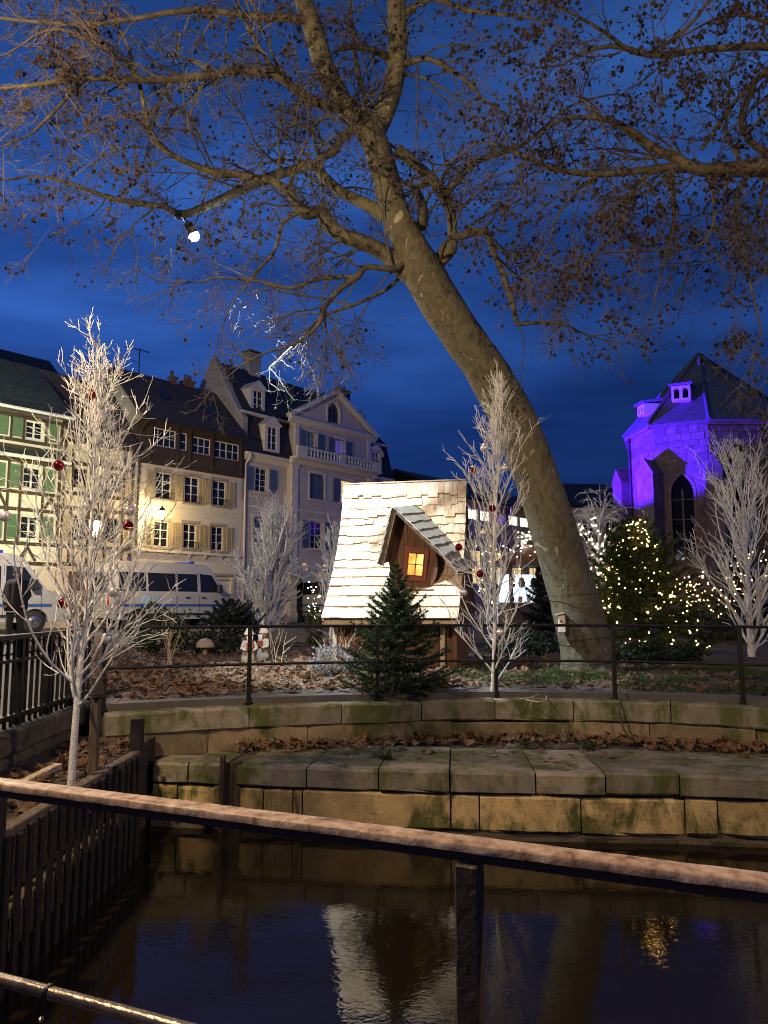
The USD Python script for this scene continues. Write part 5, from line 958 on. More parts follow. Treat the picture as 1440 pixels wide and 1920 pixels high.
for i in range(8):
    a, b_ = CO[i], CO[(i + 1) % 8]; L = np.linalg.norm(b_ - a)
    win_ = i in (0, 1, 2, 3, 4); hole = lancet(L / 2, 1.15, 3.3, 8.0)
    _, fr_ = cface(a, b_, -.2, ZEV, [hole[::-1]] if win_ and L > 2.9 or i == 2 else [])
    if i < 5:
        if win_ and L > 2.9 or i == 2:
            bb = MB(); bb.ext(hole, .28, .30, 'xzy'); v, f = bb.get(); w_ = obj('lancet_window', (on_face(fr_, v), f), 'glass', ch)
            ring = MB(); big = [(L / 2 + (x - L / 2) * 1.24, z + (.16 if z > 4 else -.12)) for x, z in hole]; ring.ext(big, -.03, .10, 'xzy', [hole[::-1]]); v, f = ring.get(); obj('window_moulding', (on_face(fr_, v), f), 'church_stone', w_)
            bb = MB(); bb.box(L / 2 - .05, L / 2 + .05, .18, .27, 3.3, 7.2); [bb.box(L / 2 - .55, L / 2 + .55, .2, .26, z, z + .05) for z in (4.4, 5.5, 6.6)]; v, f = bb.get(); obj('mullion', (on_face(fr_, v), f), 'church_stone', w_)
        # ashlar blocks standing proud of the wall
        if i in (0, 1, 2):
            z = 0.1
            while z < ZEV - .35:
                hgt = rc.uniform(.32, .5); x = rc.uniform(0, .3)
                while x < L - .3:
                    w_b = rc.uniform(.45, 1.0); x1 = min(L - .02, x + w_b)
                    if not (x1 > L / 2 - .85 and x < L / 2 + .85 and z < 8.4 and z + hgt > 3.0) and z + hgt < ZEV - .1:
                        bb = MB(); e = rc.uniform(.012, .04); bb.box(x + .012, x1 - .012, -e, -.001, z + .012, z + hgt - .012); v, f = bb.get(); obj('ashlar_block', (on_face(fr_, v), f), 'church_stone', ch)
                    x = x1
                z += hgt
    bb = MB(); bb.box(0, L, -.16, -.045, ZEV - .18, ZEV); v, f = bb.get(); obj('cornice', (on_face(fr_, v), f), 'church_stone', ch)
ov = [c * 1.05 for c in CO[:6]] + [CO[6] + [.3, 0], CO[7] + [-.3, 0]]
RG = np.array([5.2, 13., 15.9])
rv = [(*c, ZEV + .02) for c in ov]
def roof_face(pts, name='roof'):
    P = np.array(pts, float); c_ = P.mean(0); nrm = np.cross(P[1] - P[0], P[2] - P[0]); nrm = unit(nrm); nrm = nrm if nrm[2] > 0 else -nrm; n = len(P)
    V = np.vstack([P, P - nrm * .16]); Fc = [[0, k, k + 1] for k in range(1, n - 1)] + [[n, n + k + 1, n + k] for k in range(1, n - 1)]
    for k in range(n): q = (k + 1) % n; Fc += [[k, n + k, n + q], [k, n + q, q]]
    return obj(name, (V, np.array(Fc)), 'church_tile', ch)
for i in range(5): rfc = roof_face([rv[i], rv[i + 1], AX]); rf1 = rfc if i == 1 else (rf1 if i > 1 else None); rf0 = rfc if i == 0 else rf0
roof_face([rv[5], rv[6], RG, AX]); roof_face([rv[7], rv[0], AX, RG])
for i in range(5):
    p, q = np.array(rv[i]), AX; k = 26
    for j_ in range(k):
        a_ = p + (q - p) * (j_ / k); b_ = p + (q - p) * ((j_ + .92) / k); bb = MB(); bb.tube([a_ + [0, 0, .03], b_ + [0, 0, .09]], [.13, .09], 6); obj('hip_tile', bb, 'church_tile', ch)
def roof_dormer(i, u, hgt, w, wz, par):
    a, b_ = np.array(rv[i]), np.array(rv[i + 1]); base = a + (b_ - a) * u; p = base + (AX - base) * hgt; t = unit((b_ - a)); n_ = np.array([t[1], -t[0], 0])
    R = np.stack([t, -n_, [0, 0, 1]], 1); bb = MB(); hs = [arch_pts(x - w * .15, x + w * .15, .12, wz - .12, 7)[::-1] for x in (-w * .23, w * .23)]
    bb.ext([(-w / 2, 0), (w / 2, 0), (w / 2, wz), (-w / 2, wz)], -.5, 1.6, 'xzy', hs); v, f = bb.get(); d_ = obj('roof_dormer', (v @ R.T + p, f), 'trim', par)
    bb = MB(); bb.ext([(-.68, wz + .005), (2.4, wz + .45), (2.4, wz + .55), (-.68, wz + .12)], -w / 2 - .12, w / 2 + .12, 'yzx'); v, f = bb.get(); obj('dormer_roof', (v @ R.T + p, f), 'church_tile', d_)
    bb = MB(); bb.box(-w / 2 + .05, w / 2 - .05, -.1, -.05, .1, wz - .1); v, f = bb.get(); obj('pane', (v @ R.T + p, f), 'glass', d_)
roof_dormer(1, .46, .28, 1.0, .85, rf1); roof_dormer(0, .55, .20, .9, .6, rf0)
def buttress(c, d, w, zt, depth, label=None):
    d = unit(np.array(d, float)); t = np.array([-d[1], d[0]]); R = np.stack([np.r_[t, 0], np.r_[d, 0], [0, 0, 1]], 1); bb = MB()
    bb.box(-w / 2, w / 2, -.2, depth, -.2, zt * .55); bb.box(-w / 2, w / 2, -.2, depth * .75, zt * .55 + .002, zt); bb.ext([(-w / 2 - .06, zt), (w / 2 + .06, zt), (0, zt + .9)], -.2, depth * .78, 'xzy'); v, f = bb.get()
    b_ = obj('buttress', (v @ R.T + np.r_[c, 0], f), 'church_stone', ch)
buttress(CO[0], (-.9, -.35), .8, 8.0, 1.2); buttress(CO[1], (-.75, -.75), .95, 8.0, 1.25); buttress(CO[2], (-.25, -1), .85, 8.0, 1.2); buttress(CO[3], (.25, -1), .85, 8.0, 1.2); buttress(CO[4], (.7, -.7), .85, 8.0, 1.2)
bb = MB(); c_ = CO[0] + unit(CO[1] - CO[0]) * .5 + np.array([-.14, -.01]); bb.tube([(c_[0], c_[1], ZEV - .1), (c_[0], c_[1], 0.)], .07, 8); obj('downpipe', bb, 'rail_dark', ch)
# ------------------------------------------------------------------ buildings right of the hut
mh = thing('market_hall', 'long beige hall with a row of lit upper windows seen behind the hut', 'hall', (4.7, 48., 0), 50.)
hw = [(x, x + 1.25, 6.35, 7.05) for x in (1.0, 2.5, 4.6, 6.1, 7.6, 9.0, 10.4)] + [(x, x + 1.6, 2.2, 4.4) for x in (1.0, 3.6, 6.2, 8.8)]
wall(mh, 14., -.1, 7.6, hw, 'hall_wall')
for i, q in enumerate(hw): window(mh, *q, y=.08, frame='window_white' if i < 7 else 'brown_frame', glass=('hall_glow' if i not in (2,) else 'violet_room') if i < 7 else 'room_glow', nx=2 if i < 7 else 3, ny=1 if i < 7 else 3, sill=None)
for z in (1.8, 5.2, 5.9, 7.45): b = MB(); b.box(0, 14, -.12, -.002, z, z + .14); obj('band', b, 'trim', mh)
gable_roof(mh, 14., -.5, 7.65, 5., 10.0, 'slate', -.2, .14, .2)
bt = thing('timber_house', 'dark roofed old house between the plane trunk and the church', 'house', (11.2, 52., 0), 8.)
wall(bt, 5.6, -.1, 7.6, [(.7, 1.6, 5.2, 6.6), (2.4, 3.3, 5.2, 6.6), (4.1, 5.0, 5.2, 6.6)], 'warm_plaster')
for q in [(.7, 1.6, 5.2, 6.6), (2.4, 3.3, 5.2, 6.6), (4.1, 5.0, 5.2, 6.6)]: window(bt, *q, frame='window_white', surround='sandstone_trim', glass='glass')
gable_roof(bt, 5.6, -.4, 7.6, 3.2, 9.7, 'slate', -.2, .14, .2, 'gable_wall', 7.)
# market stall glowing behind the slender birch
sl = thing('market_stall', 'white lit wooden market stall glowing behind the slender birch', 'stall', (at(985, 1135, 27)[0], 27., 0), 12.)
b = MB(); b.box(-.85, .85, -.8, .8, 0, .95); obj('counter', b, 'old_wood', sl); b = MB(); b.box(-.7, .7, .7, .74, .952, 1.95); obj('lit_back', b, 'stall_glow', sl)
for x in (-.82, .82):
    for y in (-.78, .78): b = MB(); b.box(x - .05, x + .05, y - .05, y + .05, .951, 2.2); obj('post', b, 'old_wood', sl)
b = MB(); b.ext([(-1.1, 2.2), (1.1, 2.2), (0, 2.85)], -1.0, 1.0, 'xzy'); obj('roof', b, 'hut_wood', sl)
for x in (-.55, -.2, .25, .6): b = MB(); b.lathe([(0, 1.45), (.10, 1.5), (.13, 1.62), (.08, 1.78), (.01, 1.82), (.01, 2.2)], 8, (x, -.2, 0)); obj('hanging_ware', b, 'hut_wood', sl)
for k in range(5): b = MB(); b.lathe([(0, 0), (.07, .02), (.08, .16), (.05, .2), (0, .2)], 8, (-.6 + k * .3, -.3, .955)); obj('jar', b, ('red_lens', 'gold_cap', 'shop_white')[k % 3], sl)
# ------------------------------------------------------------------ minibuses
def make_van(label, loc, rz):
    t = thing('minibus', label, 'minibus', loc, rz, 'white minibuses parked in the street')
    side = [(.06, .42), (.0, .95), (.06, 2.2), (.18, 2.48), (.35, 2.54), (4.05, 2.54), (4.45, 2.38), (5.0, 1.56), (5.15, 1.40), (5.75, 1.20), (5.93, .98), (5.95, .45), (5.8, .34), (.2, .34)]
    cs = m3.CrossSection([np.array(side, float)], m3.FillRule.NonZero)
    for x in (1.2, 4.8): cs = cs - m3.CrossSection.circle(.41, 24).translate((x, .36))
    body = m3.Manifold.extrude(cs, 2.0).rotate((90, 0, 0)).translate((0, 1.0, 0)); cut = m3.Manifold.hull_points(np.array([(x, y, z) for x in (-1, 7) for y, z in ((-1.01, 0), (1.01, 0), (-1.01, 1.25), (1.01, 1.25), (-.84, 2.6), (.84, 2.6))], float)); b = MB(); b.tm(body ^ cut); obj('body', b, 'van_white', t)
    tl = math.atan2(.17, 1.35)
    def yz(z): return min(1.0, 1.01 - (z - 1.25) * math.tan(tl))
    for sg in (-1, 1):
        for pts in ([(.35, 1.42), (1.45, 1.42), (1.45, 2.12), (.35, 2.12)], [(1.55, 1.42), (2.75, 1.42), (2.75, 2.12), (1.55, 2.12)], [(2.85, 1.42), (3.75, 1.42), (3.75, 2.12), (2.85, 2.12)], [(3.9, 1.40), (4.93, 1.40), (4.45, 2.10), (3.9, 2.14)]):
            v = [(x, sg * (yz(z) + .006), z) for x, z in pts] + [(x, sg * (yz(z) - .03), z) for x, z in pts]
            f = [[0, 1, 2, 3], [7, 6, 5, 4], [0, 4, 5, 1], [1, 5, 6, 2], [2, 6, 7, 3], [3, 7, 4, 0]]
            obj('side_window', (np.array(v), np.array(f) if sg < 0 else np.array(f)[:, ::-1]), 'glass', t)
        b = MB(); b.box(.3, 5.3, sg * 1.008 - .006, sg * 1.008 + .006, .84, .93); obj('stripe', b, 'van_blue', t)
        b = MB(); b.ext([(1.2, .965), (1.5, .965), (1.7, 1.25), (1.4, 1.25)], sg * 1.004 - .006, sg * 1.004 + .004, 'xzy'); b.ext([(1.7, .965), (1.85, .965), (2.05, 1.25), (1.9, 1.25)], sg * 1.004 - .006, sg * 1.004 + .004, 'xzy'); obj('stripe', b, 'van_lightblue', t)
        b = MB(); b.box(4.62, 4.82, sg * 1.13 - .09, sg * 1.13 + .09, 1.38, 1.72, .03); obj('mirror', b, 'black_plastic', t)
        b = MB(); b.box(.3, 4.3, sg * 1.01 - .012, sg * 1.01 + .012, .50, .58); obj('trim_strip', b, 'black_plastic', t)
        b = MB(); b.box(3.94, 4.12, sg * 1.012 - .015, sg * 1.012 + .015, 1.16, 1.21); b.box(3.2, 3.4, sg * 1.012 - .015, sg * 1.012 + .015, 1.16, 1.21); obj('handle', b, 'black_plastic', t)
        b = MB(); b.box(5.72, 5.93, sg * .76 - .17, sg * .76 + .17, .90, 1.12, .03); obj('headlight', b, 'head_lens', t); b = MB(); b.box(-.025, .05, sg * .88 - .07, sg * .88 + .07, .9, 1.5, .01); obj('tail_light', b, 'red_lens', t)
        for x in (2.80, 3.84, 4.98):
            b = MB(); z1_ = 2.2 if x < 4.9 else 1.3; b.add(np.array([(x + dx, sg * ((yz(z) if z > 1.25 else 1.0) + .004 - dy), z) for z in (.55, 1.25, z1_) for dx, dy in ((-.008, 0), (.008, 0), (.008, .03), (-.008, .03))]), [[i * 4 + k, i * 4 + (k + 1) % 4, i * 4 + 4 + (k + 1) % 4, i * 4 + 4 + k] for i in range(2) for k in range(4)]); obj('door_seam', b, 'black_plastic', t)
        for x in (1.2, 4.8):
            b = MB(); b.lathe([(.0, -.12), (.30, -.12), (.35, -.09), (.35, .09), (.30, .12), (.0, .12)], 20); v, f = b.get(); w_ = obj('wheel', (np.c_[v[:, 0] + x, v[:, 2] + sg * .87, v[:, 1] + .35], f), 'rubber', t, smooth=40)
            b = MB(); b.lathe([(0, .128), (.10, .135), (.19, .124), (.20, .121)], 16); v, f = b.get(); obj('rim', (np.c_[v[:, 0] + x, sg * (v[:, 2] + .87), v[:, 1] + .35], f), 'chrome', w_)
    v = np.array([(5.005, -.86, 1.575), (5.005, .86, 1.575), (4.47, .76, 2.36), (4.47, -.76, 2.36)]); n_ = np.array([.82, 0, .56]) * .012; obj('windscreen', (np.vstack([v + n_, v - n_ * 2]), np.array([[0, 1, 2, 3], [7, 6, 5, 4], [0, 4, 5, 1], [1, 5, 6, 2], [2, 6, 7, 3], [3, 7, 4, 0]])), 'glass', t)
    b = MB(); b.box(5.93, 6.0, -.95, .95, .36, .62, .02); obj('bumper', b, 'black_plastic', t); b = MB(); b.box(5.90, 5.962, -.5, .5, .72, .95); obj('grille', b, 'black_plastic', t); b = MB(); b.box(6.0, 6.01, -.26, .26, .46, .57); obj('number_plate', b, 'window_white', t)
    b = MB(); b.box(-.012, .02, -.75, .75, 1.4, 2.1); obj('rear_window', b, 'glass', t)
    b = MB(); b.box(3.6, 3.85, -.6, .6, 2.54, 2.66, .03); obj('light_bar', b, 'blue_lens', t); b = MB(); b.tube([(1.4, .3, 2.5), (1.4, .3, 2.72)], .06, 8); obj('beacon', b, 'blue_lens', t)
    return t
v1p, v1r = np.array([-6.75, 33.3]), 48.
vd = np.array([math.cos(math.radians(v1r)), math.sin(math.radians(v1r))])
van = make_van('white minibus with blue stripes parked behind the big left birch and the olive bush', (*(v1p - vd * 5.95), -.03), v1r)
q = at(118, 1150, 26.5); vd2 = np.array([math.cos(math.radians(38)), math.sin(math.radians(38))])
dup(van, (*(q[:2] - vd2 * 5.95), -.03), 38., 'white minibus nosing in from the left edge behind the person in dark coat')
q = at(598, 1150, 37.); dup(van, (q[0] - 1.0, q[1] + 5.2, -.03), -62., 'white minibus facing the camera under the awning of the mauve mansion')
# ------------------------------------------------------------------ person
def hulls(chains, edge=.03, it=8):
    ms = []
    for a, ra, b_, rb in chains:
        s = lambda p, r: m3.Manifold.sphere(r, 14).translate(tuple(map(float, p)))
        ms.append(m3.Manifold.batch_hull([s(a, ra), s(b_, rb)]))
    m = m3.Manifold.batch_boolean(ms, m3.OpType.Add).refine_to_length(edge).to_mesh(); t = trimesh.Trimesh(np.array(m.vert_properties[:, :3], float), np.array(m.tri_verts)); trimesh.smoothing.filter_taubin(t, iterations=it); return t
q = atz(26, 1201, 0.); pe = thing('person', 'person in dark coat and flat cap standing by the left edge', 'person', (q[0], q[1], -.03), 8.)
bd = hulls([((0, 0, 1.50), .055, (0, -.01, 1.60), .06), ((0, -.01, 1.635), .088, (0, -.02, 1.685), .092), ((0, -.045, 1.60), .055, (0, -.02, 1.62), .07), ((0, -.108, 1.625), .016, (0, -.095, 1.665), .012), ((.09, 0, 1.625), .02, (.09, .005, 1.65), .022), ((-.09, 0, 1.625), .02, (-.09, .005, 1.65), .022)] +
    [((s * .18, 0, 1.40), .07, (s * .25, .03, 1.13), .055) for s in (-1, 1)] + [((s * .25, .03, 1.13), .05, (s * .21, -.12, .92), .042) for s in (-1, 1)] + [((s * .21, -.12, .92), .04, (s * .19, -.15, .85), .035) for s in (-1, 1)] + [((s * .11, 0, .88), .095, (s * .12, -.02, .5), .068) for s in (-1, 1)] + [((s * .12, -.02, .5), .062, (s * .13, .02, .10), .045) for s in (-1, 1)] + [((-.1, 0, 1.35), .12, (.1, 0, 1.35), .12), ((0, 0, 1.35), .13, (0, 0, .95), .13), ((0, 0, 1.45), .06, (0, 0, 1.35), .1)], .035)
b = MB(); b.tm(bd); obj('body', b, 'skin', pe, smooth=60)
coat = hulls([((-.17, 0, 1.41), .09, (.17, 0, 1.41), .09), ((-.12, 0, 1.38), .14, (-.12, 0, .82), .155), ((.12, 0, 1.38), .14, (.12, 0, .82), .155), ((0, -.03, 1.4), .13, (0, -.03, .82), .16), ((0, .005, 1.47), .085, (0, .0, 1.40), .12)] + [((s * .19, 0, 1.40), .088, (s * .27, .03, 1.12), .075) for s in (-1, 1)] + [((s * .27, .03, 1.12), .073, (s * .20, -.13, .93), .06) for s in (-1, 1)], .035)
b = MB(); b.tm(coat); obj('coat', b, 'dark_coat', pe, smooth=60)
leg = hulls([((s * .105, 0, .9), .115, (s * .12, -.02, .5), .085) for s in (-1, 1)] + [((s * .12, -.02, .5), .083, (s * .13, .02, .09), .07) for s in (-1, 1)], .035); b = MB(); b.tm(leg); obj('trousers', b, 'trousers', pe, smooth=60)
b = MB()
for s in (-1, 1): b.tm(hulls([((s * .13, .05, .05), .05, (s * .15, -.13, .04), .042)], .03))
obj('shoes', b, 'rubber', pe, smooth=60)
b = MB(); b.tm(hulls([((0, .0, 1.70), .098, (0, -.02, 1.725), .09), ((-.05, -.11, 1.695), .022, (.05, -.11, 1.695), .022), ((-.05, -.06, 1.715), .05, (.05, -.06, 1.715), .05)], .025)); obj('cap', b, 'cap_cloth', pe, smooth=60)
for s in (-1, 1): b = MB(); b.tm(trimesh.creation.icosphere(1, .011)); v, f = b.get(); obj('eye', (v + [s * .034, -.107, 1.668], f), 'rubber', pe)
b = MB(); b.box(-.025, .025, -.108, -.098, 1.590, 1.598); obj('mouth', b, 'red_wood', pe)
# ------------------------------------------------------------------ little garden figures
def gnome(label, loc, rz, sc=1.):
    t = thing('garden_figure', label, 'figure', loc, rz); k = sc
    def L(name, prof, m_, n=14, o=(0, 0, 0)): b = MB(); b.lathe([(r * k, z * k) for r, z in prof], n, np.array(o) * k); return obj(name, b, m_, t, smooth=50)
    L('robe', [(0, .03), (.10, .03), (.105, .08), (.085, .2), (.07, .30), (.03, .34), (0, .345)], 'gnome_robe'); L('boots', [(0, 0), (.09, .0), (.10, .02), (.08, .045), (0, .05)], 'gnome_pack', o=(0, -.01, 0))
    L('head', [(0, .33), (.04, .34), (.056, .385), (.04, .43), (0, .44)], 'skin'); L('hat', [(.075, .405), (.078, .415), (.06, .45), (.035, .50), (.012, .53), (0, .535)], 'gnome_hat')
    b = MB(); b.ext([(-.045, .385), (.045, .385), (.03, .31), (0, .26), (-.03, .31)], -.085, -.055, 'xzy'); v, f = b.get(); obj('beard', (v * k, f), 'beard', t)
    b = MB(); b.box(-.05, .05, -.098, -.06, .20, .30, .008); v, f = b.get(); obj('waistcoat', (v * k, f), 'gnome_red', t)
    b = MB(); b.box(-.09, .09, .06, .14, .16, .36, .02); v, f = b.get(); obj('pack', (v * k, f), 'gnome_pack', t)
    for s in (-1, 1):
        b = MB(); b.tm(hulls([((s * .068, 0, .30), .028, (s * .105, -.03, .21), .024), ((s * .105, -.03, .21), .022, (s * .06, -.09, .19), .019)], .012, 4)); v, f = b.get(); obj('arm', (v * k, f), 'gnome_robe', t)
q = atz(466, 1247, 0); gnome('small figure in pale robe with red waistcoat and dark pack behind the left fence post', (q[0], q[1], bed_height([q])[0]), 18, 1.0)
q = atz(492, 1244, 0); gnome('second small figure half hidden close behind the first, right of the fence post', (q[0], q[1] + .1, bed_height([q])[0]), -35, .98)
q = atz(390, 1226, 0); gnome('small figure in the brown leaves farther back in front of the dark conifer', (q[0], q[1], bed_height([q])[0]), 30, .9)
mu = thing('toadstool', 'pale cap of a large garden toadstool in front of the dark conifer', 'toadstool', (at(385, 1200, 12.6)[0], 12.6, 0), 0)
b = MB(); b.lathe([(.0, 0), (.05, 0), (.035, .12), (.04, .2), (0, .2)], 12); obj('stalk', b, 'gnome_robe', mu, smooth=50); b = MB(); b.lathe([(.03, .17), (.15, .18), (.14, .24), (.09, .30), (0, .325)], 16); obj('toadstool_cap', b, 'gnome_hat', mu, smooth=60)
# ------------------------------------------------------------------ baubles
def bauble(px, py, Y, m_, lab, r=.036):
    q = at(px, py, Y); t = thing('bauble', lab, 'bauble', q, 0); b = MB(); b.tm(trimesh.creation.icosphere(3, r)); obj('ball', b, m_, t, smooth=60); b = MB(); b.lathe([(.010, r * .95), (.010, r * 1.2), (0, r * 1.25)], 8); obj('cap', b, 'gold_cap', t); b = MB(); b.tube([(0, 0, r * 1.2), (.003, 0, r * 1.9)], .0015, 4); obj('hook', b, 'gold_cap', t)
for px, py, m_, lab in ((170, 740, 'red', 'red glass bauble highest on the big left birch'), (110, 873, 'red', 'red bauble on the left side of the big left birch before the green shutters'), (10, 968, 'silver', 'silver bauble on the outermost left twig at the picture edge'), (242, 957, 'silver', 'silver bauble at the right of the big left birch above the house lantern'), (240, 985, 'red', 'red bauble close below the silver one beside the facade lantern'), (213, 1110, 'silver', 'silver bauble before the minibus on the big left birch'), (118, 1132, 'red', 'red bauble low on the left birch near the minibus wheel'), (201, 1197, 'silver', 'lowest silver bauble on the big left birch, right of its stem')):
    bauble(px, py, 4.95 + (.1 if px > 200 else 0), m_ + '_bauble', lab)
for px, py, m_, lab in ((907, 840, 'silver', 'silver bauble highest on the slender birch'), (886, 882, 'red', 'red bauble upper left on the slender birch'), (947, 878, 'silver', 'silver bauble upper right on the slender birch before the plane trunk'), (923, 953, 'red', 'red bauble beside the stem of the slender birch level with the lit hall windows'), (907, 999, 'silver', 'silver bauble at the middle of the slender birch left of its stem'), (987, 1028, 'silver', 'silver bauble on the right twigs of the slender birch touching the plane trunk'), (860, 1026, 'red', 'red bauble before the right edge of the hut roof'), (900, 1076, 'red', 'red bauble low on the slender birch above the railing, beside the hut wall'), (869, 1111, 'silver', 'silver bauble on the low left bough of the slender birch by the eave'), (938, 1186, 'silver', 'silver bauble lowest on the slender birch beside its stem at the top rail')):
    bauble(px, py, 7.62, m_ + '_bauble', lab, .037)
# ------------------------------------------------------------------ bird box
q = at(1052, 1165, 9.45); t = thing('bird_box', 'small white nest box hung on the left side of the big plane trunk', 'nest box', q, -12)
b = MB(); b.box(-.035, .05, -.05, .07, -.13, .08, .004); obj('box', b, 'birdhouse', t); b = MB(); b.box(-.055, .06, -.085, .09, .081, .096, .003, np.array([[1, 0, -.2], [0, 1, 0], [.2, 0, 1]])); obj('lid', b, 'pale_wood', t); b = MB(); b.lathe([(0, 0), (.014, 0), (.014, .004), (0, .004)], 10); v, f = b.get(); obj('entrance', (np.c_[v[:, 0], -.054 + 0 * v[:, 0] + v[:, 2], v[:, 1]], f), 'rubber', t)
# ------------------------------------------------------------------ fairy lights
ico = trimesh.creation.icosphere(1, 1.)
def fairy(label, pts, r, m_, wires=True, name='fairy_lights'):
    t = thing(name, label, 'fairy lights', (0, 0, 0))
    for k, p in enumerate(pts): s = r * rl.uniform(.45, 1.35) * (2.0 if k % 17 == 0 else 1); obj('bulb', (ico.vertices * s + p, ico.faces), m_, t)
    if wires and len(pts) > 3:
        P = smoothline(pts, len(pts) * 3); obj('wire', tube(P, r * .2, 3), 'cable', t)
rl = np.random.default_rng(70)
pts = []; n = 240
for k in range(n):
    u = (k + .5) / n; u = u ** 1.1; z = 2.2 * (.07 + .915 * u); a = k * 2 * PI / 14. * (1 + .35 * u) + rl.normal(0, .25); R = (1.06 * (1 - u) ** .8 + .04) * rl.uniform(.72, 1.02); pts.append([xb[0] + R * math.cos(a), xb[1] + R * math.sin(a), z + rl.normal(0, .06)])
fairy('strings of golden fairy lights wound round the bushy fir before the church', np.array(pts), .0085, 'bulb_warm')
def cloud(n, cx, cy, Y, rx, rz, seed): r_ = np.random.default_rng(seed); q = unit(r_.normal(0, 1, (n, 3))) * r_.uniform(.2, 1, n)[:, None] ** .5; c = at(cx, cy, Y); q = q[np.argsort(q[:, 2] + .3 * q[:, 0])]; return c + q * [rx, .5, rz]
fairy('golden fairy lights in the dark shrubs behind the right birch', cloud(95, 1340, 1110, 17.0, 1.1, .55, 71), .0115, 'bulb_warm')
fairy('small warm lights on the climbing plant left of the hut', cloud(26, 588, 1125, 13.4, .15, .40, 73), .008, 'bulb_white')
fairy('string of white lights hanging across the hall behind the slender birch', np.array([at(905 + i * 6.5, 1030 + 6 * math.sin(i * .8) + (8 if i % 5 == 0 else 0), 24.) for i in range(16)]), .018, 'bulb_white')
fairy('cluster of bright lights on a market tree right of the slender birch', cloud(46, 988, 1020, 26., .42, .55, 74), .02, 'bulb_white')
fairy('white fairy lights in the pale weeping tree by the church buttress', cloud(80, 1108, 1025, 20.5, .75, .8, 75), .0135, 'bulb_white')
fairy('golden lights along the low dark fir behind the slender birch', cloud(34, 925, 1075, 22., 1.0, 1.1, 76), .013, 'bulb_warm', False)
fairy('scattered lights in the dark tree at the right picture edge', cloud(30, 1405, 1060, 16.5, .45, .45, 77), .011, 'bulb_warm', False)
# ------------------------------------------------------------------ lamps
sp = at(362, 440, 9.2); t = thing('spotlight', 'bright white spotlight clamped to a limb of the leaning plane tree', 'spotlight', sp)
tgt = np.array([.0, 10.15, .4]); dd = unit(tgt - sp); up0 = np.array([0, 0, 1.]); e1 = unit(np.cross(dd, up0)); e2 = np.cross(e1, dd); RS = np.stack([e1, e2, -dd], 1)
b = MB(); b.lathe([(.030, .17), (.055, .15), (.062, .04), (.075, -.01), (.070, -.01), (.055, .02), (.05, .14), (0, .14)], 18); v, f = b.get(); obj('housing', (v @ RS.T, f), 'lamp_black', t, smooth=40)
b = MB(); b.lathe([(.066, .02), (.074, -.005), (.068, -.045), (.042, -.076), (0, -.086)], 18); v, f = b.get(); obj('lens', (v @ RS.T, f), 'spot_glow', t, smooth=60)
b = MB(); q = at(336, 402, 9.2) - sp; b.tube([q, q * .6 + RS[:, 2] * .1, RS[:, 2] * .15], .016, 6); b.box(-.05, .05, -.05, .05, -.05, .04, .01, None, q); obj('clamp', b, 'lamp_black', t)
lamp_light(t, dd * .115, SPOT, (.88, .96, 1.), .045, 28.5, .6, tgt - sp)
def lantern(t, o, s=1., lit='lantern_glow'):
    o = np.array(o); b = MB(); b.lathe([(.02 * s, -.30 * s), (.07 * s, -.26 * s), (.085 * s, -.24 * s)], 6, o); b.lathe([(.165 * s, .14 * s), (.17 * s, .17 * s), (.09 * s, .27 * s), (.03 * s, .30 * s), (.03 * s, .36 * s), (0, .37 * s)], 6, o); obj('lantern_cap', b, 'lamp_black', t)
    b = MB(); b.lathe([(.075 * s, -.235 * s), (.15 * s, .135 * s)], 6, o); obj('lantern_glass', b, lit, t)
    b = MB()
    for k in range(6): a = k * PI / 3; b.tube([o + np.array([.081 * s * math.cos(a), .081 * s * math.sin(a), -.235 * s]), o + np.array([.158 * s * math.cos(a), .158 * s * math.sin(a), .135 * s])], .008 * s, 4)
    obj('lantern_frame', b, 'lamp_black', t)
q = on_street(.62, -.95, 4.75); t = thing('wall_lantern', 'lit lantern on a wrought bracket at the left corner of the cream house', 'lantern', q, 50.)
lantern(t, (0, 0, 0)); b = MB(); b.tube(smoothline([(0, .93, -.55), (0, .5, -.42), (0, .15, -.45), (0, 0, -.31)], 14), .018, 5); b.tube(smoothline([(0, .93, -.9), (0, .6, -.75), (0, .5, -.45)], 10), .014, 5); b.tube([(0, .9, -1.), (0, .9, -.4)], .02, 5); obj('bracket', b, 'lamp_black', t)
lamp_light(t, (0, 0, -.02), LANT1, (1., .72, .30), .10)
q = at(170, 1176, 26.5); z_l = at(170, 986, 26.5)[2]; t = thing('street_lamp', 'lit lantern post in the street behind the big left birch', 'street lamp', (q[0], q[1], -.03))
b = MB(); b.lathe([(.14, 0), (.14, .15), (.09, .25), (.07, .9), (.05, 1.0), (.04, z_l - .3)], 10); obj('post', b, 'lamp_black', t, smooth=40); lantern(t, (0, 0, z_l), 1.5); lamp_light(t, (0, 0, z_l), LANT2, (1., .72, .40), .14)
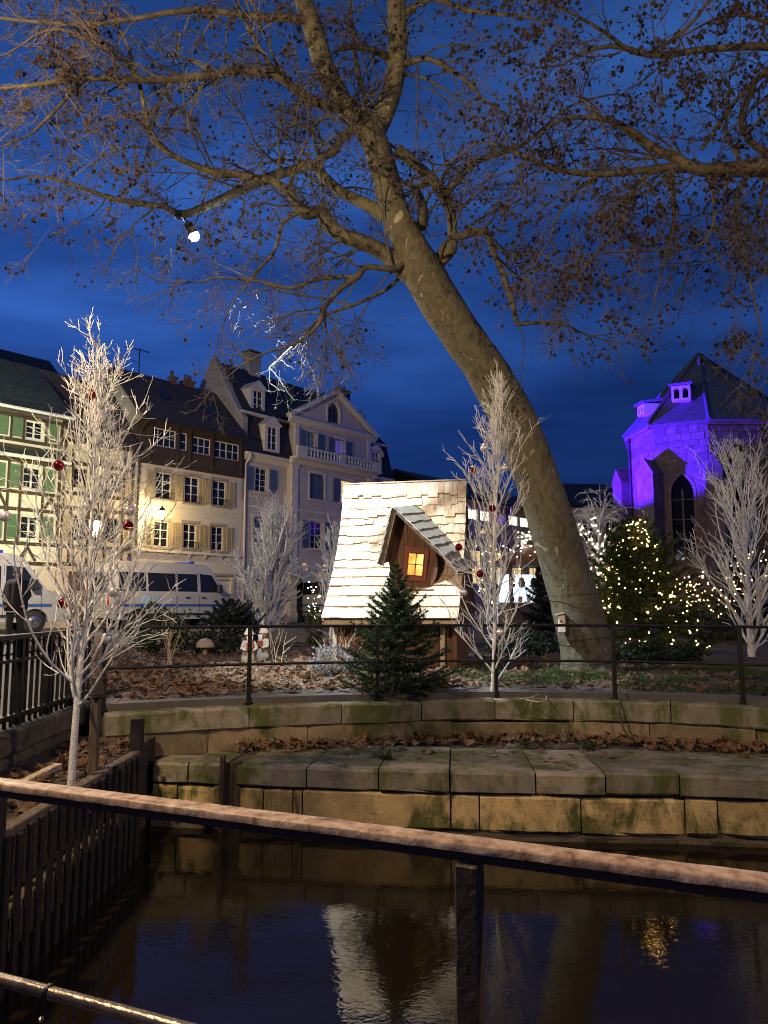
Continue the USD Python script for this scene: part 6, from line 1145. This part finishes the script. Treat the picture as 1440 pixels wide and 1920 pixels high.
def tall_lamp(label, loc, hgt, inten, col, group=None, globe=False):
    t = thing('street_lamp', label, 'street lamp', loc, 0, group); b = MB(); b.lathe([(.13, 0), (.13, .2), (.08, .35), (.05, hgt - .3)], 10); obj('post', b, 'lamp_black', t, smooth=40); 
    if globe: b = MB(); b.tm(trimesh.creation.icosphere(2, .17)); v, f = b.get(); obj('globe', (v + [0, 0, hgt], f), 'lantern_glow', t, smooth=60); b = MB(); b.lathe([(.06, hgt - .32), (.09, hgt - .2), (.10, hgt - .15)], 10); obj('collar', b, 'lamp_black', t)
    else: lantern(t, (0, 0, hgt), 1.4)
    lamp_light(t, (0, 0, hgt), inten, col, .14)
G_ = 'lantern posts standing outside the picture on the quay and in the square'
tall_lamp('globe lamp post on the quay to the left of the photographer', (-3.7, 3.0, -.03), 4.3, LQ, (1., .69, .37), G_, True)
tall_lamp('lantern post in the square beyond the left edge', (-11.5, 18.5, -.03), 6.0, LSQ, (1., .82, .60), G_)
tall_lamp('globe lamp post on the far right quay', (6.6, .2, -.8), 5.2, LR, (1., .66, .32), G_, True)
t = thing('floodlight', 'mast floodlight washing the half timbered house', 'floodlight', (-12.6, 20.6, 4.2), 50.)
b = MB(); b.box(-.25, .25, -.14, .10, .12, .42, .03); b.tube([(0, 0, -4.2), (0, 0, .12)], .05, 8); obj('housing', b, 'lamp_black', t); b = MB(); b.box(-.2, .2, .101, .105, .16, .38); obj('lens', b, 'flood_glow', t)
lamp_light(t, (0, .16, .3), LG, (.74, 1., .55), .12, 30, .4, (4.0, 6.7, 1.6))
t = thing('floodlight', 'violet floodlight on a mast aimed at the church choir', 'floodlight', (6.5, 40.3, 0))
b = MB(); b.tube([(0, 0, 0), (0, 0, 5.6)], .06, 8); obj('mast', b, 'lamp_black', t); b = MB(); b.box(-.1, .14, -.2, .2, 5.6, 5.95, .03); obj('housing', b, 'lamp_black', t); b = MB(); b.box(.141, .146, -.16, .16, 5.64, 5.9); obj('lens', b, 'purple_glow', t)
lamp_light(t, (.25, 0, 5.8), LP, (.05, .005, 1.), .1, 30, .3, (9.7, 3.0, 11.9))
